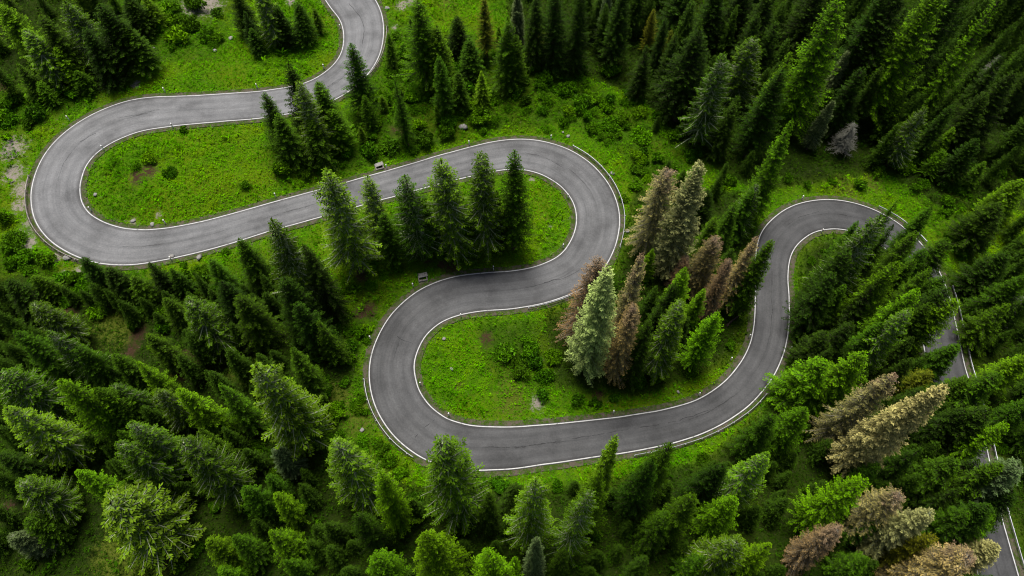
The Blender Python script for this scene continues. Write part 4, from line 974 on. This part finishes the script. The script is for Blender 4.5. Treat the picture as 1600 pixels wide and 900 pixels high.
for px, py, r_, c_ in [(255,35,16,BRT),(285,62,20,BRT),(300,42,14,MID),(318,60,13,BRT),(232,20,14,MID),(212,62,12,DRK),(340,62,10,MID),(60,158,18,BRT),(25,165,16,MID),(90,148,14,BRT),(15,190,16,MID),(48,196,12,DRK),(225,90,9,DRK),(235,40,12,BRT),(270,15,12,MID),
 (445,55,12,MID),(475,50,11,MID),(410,60,10,DRK),(497,38,8,BRT),(290,205,9,DRK),(236,250,13,BRT),(215,262,10,MID),(265,270,12,DRK),(385,290,10,BRT),
 (590,90,9,MID),(605,160,13,MID),(640,160,14,BRT),(655,200,14,BRT),(585,215,14,MID),(560,205,12,DRK),(600,235,12,MID),(645,235,10,BRT),(700,210,15,MID),(715,150,13,MID),(740,170,14,BRT),(770,160,12,MID),(690,195,11,DRK),(715,225,9,DRK),(660,225,10,MID),(545,245,14,MID),(520,255,12,DRK),(480,270,12,MID),(440,265,13,MID),(620,60,10,MID),(640,90,14,MID),(665,130,12,MID),(700,75,12,DRK),(640,120,12,BRT),(775,190,10,MID),(755,205,8,MID),
 (820,110,14,MID),(855,125,16,MID),(890,140,15,BRT),(920,155,16,BRT),(945,168,13,BRT),(885,175,12,BRT),(855,165,10,BRT),(955,118,18,MID),(985,150,15,DRK),(975,185,15,MID),(1002,215,20,BRT),(1030,190,16,MID),(1055,215,16,MID),(1075,245,14,MID),(995,250,15,BRT),(1025,255,15,MID),(960,215,12,MID),(1050,265,12,MID),(1090,240,12,DRK),(925,205,12,MID),(1000,180,14,BRT),(990,290,13,MID),(1010,280,10,BRT),(975,310,10,MID),(870,95,12,MID),(905,110,14,MID),(840,85,10,MID),(930,180,10,BRT),(855,200,8,BRT),
 (1000,330,10,MID),(1120,300,14,DRK),(1140,285,14,MID),(1230,280,12,BRT),(1260,290,10,MID),(1300,285,10,MID),(1340,290,12,MID),(1370,270,14,MID),(1400,260,14,MID),(1430,250,14,MID),(1460,270,16,MID),(1440,290,12,BRT),(1480,320,14,MID),(1500,300,14,MID),(1520,330,14,MID),(1510,370,13,MID),(1500,400,13,MID),(1520,430,14,MID),(1530,390,14,DRK),(1505,345,10,BRT),(1560,270,14,DRK),(1460,225,14,MID),(1490,205,13,BRT),
 (20,380,20,MID),(10,345,14,DRK),(40,405,18,MID),(75,415,16,MID),(95,440,18,MID),(60,450,16,DRK),(140,450,18,BRT),(170,455,14,MID),(110,465,14,MID),(20,415,14,BRT),(210,460,14,MID),(240,470,14,BRT),(225,485,12,BRT),(290,440,14,MID),(320,430,14,MID),(215,500,14,MID),(260,500,12,DRK),(245,540,14,MID),(310,425,10,DRK),(355,395,9,DRK),(290,418,8,MID),(135,425,10,MID),
 (450,600,14,MID),(500,560,14,MID),(520,530,14,MID),(540,500,14,BRT),(520,460,14,MID),(550,450,13,MID),(600,430,10,MID),(580,420,12,MID),(620,420,10,MID),(490,540,14,MID),(480,600,14,MID),(540,600,12,MID),(560,640,13,MID),(590,690,13,MID),(610,720,13,MID),(520,650,14,MID),(500,640,12,BRT),(630,735,12,BRT),(650,780,14,DRK),(600,705,12,DRK),(545,560,12,BRT),
 (790,560,20,MID),(812,582,20,DRK),(835,562,20,DRK),(852,590,18,DRK),(822,545,18,MID),(862,560,16,MID),(900,625,14,MID),(930,630,13,DRK),(960,625,12,DRK),(1000,600,14,DRK),(1030,590,13,MID),(990,575,13,DRK),(850,620,12,DRK),(1080,585,10,MID),
 (660,385,12,DRK),(720,405,8,MID),(620,390,14,MID),(640,360,12,MID),(1160,480,12,MID),(1140,540,10,MID),(1260,440,12,MID),(1255,490,12,MID),(1245,560,12,MID),(1265,410,10,MID),(1240,590,12,MID),(1290,400,12,MID),(1215,640,10,MID),(1200,690,12,DRK),(1170,700,12,DRK),(1100,720,14,DRK),(1000,740,12,DRK),(780,760,16,DRK),(760,790,14,DRK),(870,760,12,MID),(1260,770,14,DRK),
 (400,700,16,MID),(430,740,15,MID),(360,730,14,MID),(400,800,16,MID),(440,810,12,DRK),(340,790,14,MID),(370,860,12,MID),(480,790,16,DRK),(500,830,16,MID),(480,870,16,DRK),(530,860,14,DRK),(560,830,14,DRK),(310,860,14,MID),(280,890,14,MID),(90,850,16,DRK),(50,880,16,DRK),(100,800,14,MID),(330,710,14,DRK),(620,860,14,DRK),(720,890,14,DRK),(720,830,14,DRK),(930,840,16,DRK),(980,830,14,MID),(960,870,14,DRK),(1560,700,12,BRT),(1570,870,12,BRT),(1480,770,14,BRT)]:
    shrub_at(px, py, r_, c_)
for poly, n in (([(590,60),(780,70),(900,120),(1000,170),(1080,260),(1000,320),(970,240),(900,195),(760,195),(640,230),(560,250),(580,190)], 100), ([(-10,110),(200,135),(70,200),(-10,225)], 16), ([(200,-10),(350,-10),(340,85),(220,95)], 18),
   ([(-10,365),(120,430),(330,435),(500,400),(520,440),(300,540),(-10,470)], 40), ([(500,450),(620,430),(560,560),(580,680),(640,740),(490,740),(490,600)], 34), ([(1390,250),(1500,250),(1540,430),(1500,430),(1440,330)], 22), ([(600,350),(820,340),(800,400),(700,410),(600,420)], 14), ([(430,200),(560,190),(540,260),(430,275)], 16)):
    P = np.array(poly)
    for _ in range(n*3):
        bx, by = rng.uniform(P[:, 0].min(), P[:, 0].max()), rng.uniform(P[:, 1].min(), P[:, 1].max())
        if not inside(poly, np.array([bx]), np.array([by]))[0]: continue
        n -= 1
        if n < 0: break
        shrub_at(bx, by, rng.gamma(5, 1.7)+3, [BRT, MID, DRK, MID][rng.integers(4)])
# beyond 290 shrubs the smallest become one mass of undergrowth
SH = [o for o in C.objects if o.name.split('.')[0] == 'shrub']
def seen(o):
    x, y, z = o.location; return o.scale.x/math.hypot(math.hypot(x, y), z-CAMH)
SH.sort(key=seen, reverse=True); rest = SH[285:]; keepset = set(o.name for o in SH[:285])
if rest:
    VV = []; v_ = []; t_ = []; dropped = set()
    for o in rest:
        fo = [c for c in o.children if c.name.startswith('foliage')][0].data; n = len(fo.vertices); co_ = np.empty(n*3, np.float32); fo.vertices.foreach_get('co', co_); co_ = co_.reshape(-1, 3)[:900*4]
        ca, sa = math.cos(o.rotation_euler.z), math.sin(o.rotation_euler.z); q_ = co_*np.array(o.scale); VV.append(np.c_[q_[:, 0]*ca-q_[:, 1]*sa, q_[:, 0]*sa+q_[:, 1]*ca, q_[:, 2]]+np.array(o.location))
        a_ = np.empty(n, np.float32); fo.attributes['v'].data.foreach_get('value', a_); v_.append(a_[:len(co_)]); a_ = np.empty(n, np.float32); fo.attributes['t'].data.foreach_get('value', a_); t_.append(a_[:len(co_)])
        dropped.add(o.name)
    AUTO[:] = [a for a in AUTO if a[4].name not in dropped]
    for o in rest:
        for c in list(o.children): bpy.data.objects.remove(c)
        bpy.data.objects.remove(o)
    VV = np.concatenate(VV); me = mesh_from('undergrowth', VV, np.arange(len(VV)), np.full(len(VV)//4, 4)); add_attr(me, 'v', np.concatenate(v_)); add_attr(me, 't', np.concatenate(t_))
    o = link('undergrowth', me, M['leaves']); o.color = (*MID, 1); tag(o, 'thick low green undergrowth of small bushes on the slopes', 'undergrowth', kind='stuff')
finish_labels()
# ---------------------------------------------------------------- ground cover: herbs, low bilberry, leafy weeds and grass tufts (uncountable)
def cover(name, n, size, leaves, label, keep, tint_attr, hgt, lw=.5):
    px = rng.uniform(-60, 1660, n*3); py = rng.uniform(-60, 960, n*3)
    # even density on the slope: sample the slope itself
    x = rng.uniform(-150, 150, n*3); y = rng.uniform(8, 200, n*3); px, py = project(x, y, h0(x, y))
    ok = (px > -70) & (px < 1670) & (py > -80) & (py < 970); x, y, px, py = x[ok], y[ok], px[ok], py[ok]
    D, _ = road_info(x, y); kp = keep(x, y, D, px, py); x, y = x[kp][:n], y[kp][:n]; D = D[kp][:n]; z = height(x, y); K = len(x)
    V = np.empty((K, leaves, 4, 3), np.float32); v = np.empty((K, leaves, 4), np.float32); t = np.zeros_like(v)
    big = rng.gamma(4, .25, K)*np.clip(.35+D/2.5, .35, 1); base = rng.random(K)*.5
    for l in range(leaves):
        a = rng.uniform(0, 6.283, K); el = rng.uniform(.1, 1.0, K); L = size*big*rng.uniform(.6, 1.2, K); W = L*lw
        d = np.stack([np.cos(a)*np.cos(el), np.sin(a)*np.cos(el), np.sin(el)], -1); c = np.stack([-np.sin(a), np.cos(a), rng.normal(0, .3, K)], -1)
        p = np.stack([x, y, z+hgt*big*rng.random(K)-.03], -1)+d*(L*.12)[:, None]
        V[:, l, 0] = p; V[:, l, 1] = p+d*(L*.55)[:, None]+c*(W*.5)[:, None]; V[:, l, 2] = p+d*L[:, None]-np.array([0, 0, 1.])*(L*.25)[:, None]; V[:, l, 3] = p+d*(L*.55)[:, None]-c*(W*.5)[:, None]
        v[:, l] = (base+rng.random(K)*.5)[:, None]; t[:, l, 2] = .6
    n4 = K*leaves; me = mesh_from(name, V.reshape(-1, 3), np.arange(n4*4), np.full(n4, 4)); add_attr(me, 'v', v.ravel()); add_attr(me, 't', t.ravel())
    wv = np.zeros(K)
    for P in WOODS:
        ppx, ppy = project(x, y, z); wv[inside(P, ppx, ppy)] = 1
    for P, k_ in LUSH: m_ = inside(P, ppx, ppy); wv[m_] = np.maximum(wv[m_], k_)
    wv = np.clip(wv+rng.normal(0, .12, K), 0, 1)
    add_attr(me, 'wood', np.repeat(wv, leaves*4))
    o = link(name, me, M[tint_attr]); tag(o, label, name.replace('_', ' '), kind='stuff'); return o
def weed_mat(name, stops, dark):
    m, nt, b = new_mat(name, .75, .0); co = N(nt, 'ShaderNodeTexCoord').outputs['Object']
    n1 = noise(nt, co, .10, 4, .6); n2 = noise(nt, co, .5, 3); s = mth(nt, 'ADD', mth(nt, 'MULTIPLY', n1, .7), mth(nt, 'MULTIPLY', n2, .3))
    c_ = ramp(nt, s, stops); k = mth(nt, 'MULTIPLY_ADD', attr(nt, 'v'), .95, .5); g_ = N(nt, 'ShaderNodeCombineColor')
    for i in range(3): nt.links.new(k, g_.inputs[i])
    c_ = mix(nt, mth(nt, 'MULTIPLY', attr(nt, 'wood'), .92), c_, dark)  # leaves inside the woods are darkened, tree shade put into their colour
    nt.links.new(mix(nt, 1.0, c_, g_.outputs[0], 'MULTIPLY'), b.inputs['Base Color']); return m
M['weed'] = weed_mat('weed_leaves', [(.36, (.028, .115, .0003)), (.46, (.064, .225, .0004)), (.54, (.105, .310, .0005)), (.61, (.140, .250, .001))], (.018, .038, .003))
M['grass'] = weed_mat('grass_blades', [(.38, (.042, .170, .0003)), (.5, (.082, .275, .0004)), (.62, (.130, .270, .001))], (.020, .040, .003))
def hsh(x, y, s): return np.sin(x/s*1.3+np.sin(y/s*.9)*2)*np.cos(y/s*1.1+np.sin(x/s*.7)*2)
def bare_at(x, y):
    k_ = np.zeros(len(x))
    for px, py, r, kd in BARE:
        if kd == 2: continue
        gx_, gy_ = ground(px, py); rr = r*mpp(px, py); k_ = np.maximum(k_, np.clip(1.3-np.hypot(x-gx_, (y-gy_)/1.25)/rr, 0, 1))
    return k_
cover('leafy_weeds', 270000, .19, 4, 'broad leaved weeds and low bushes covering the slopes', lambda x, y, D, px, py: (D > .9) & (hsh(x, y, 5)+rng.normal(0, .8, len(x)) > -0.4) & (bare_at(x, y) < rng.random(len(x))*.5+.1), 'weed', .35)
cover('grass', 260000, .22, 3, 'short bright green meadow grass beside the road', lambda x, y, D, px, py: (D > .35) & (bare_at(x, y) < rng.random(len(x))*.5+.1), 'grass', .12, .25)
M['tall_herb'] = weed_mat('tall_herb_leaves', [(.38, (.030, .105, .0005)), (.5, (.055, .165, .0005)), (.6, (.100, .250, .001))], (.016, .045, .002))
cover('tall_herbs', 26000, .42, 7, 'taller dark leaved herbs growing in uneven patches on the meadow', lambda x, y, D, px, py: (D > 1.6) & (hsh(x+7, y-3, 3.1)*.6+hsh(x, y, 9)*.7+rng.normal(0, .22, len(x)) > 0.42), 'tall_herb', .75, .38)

print('WARN', WARN)
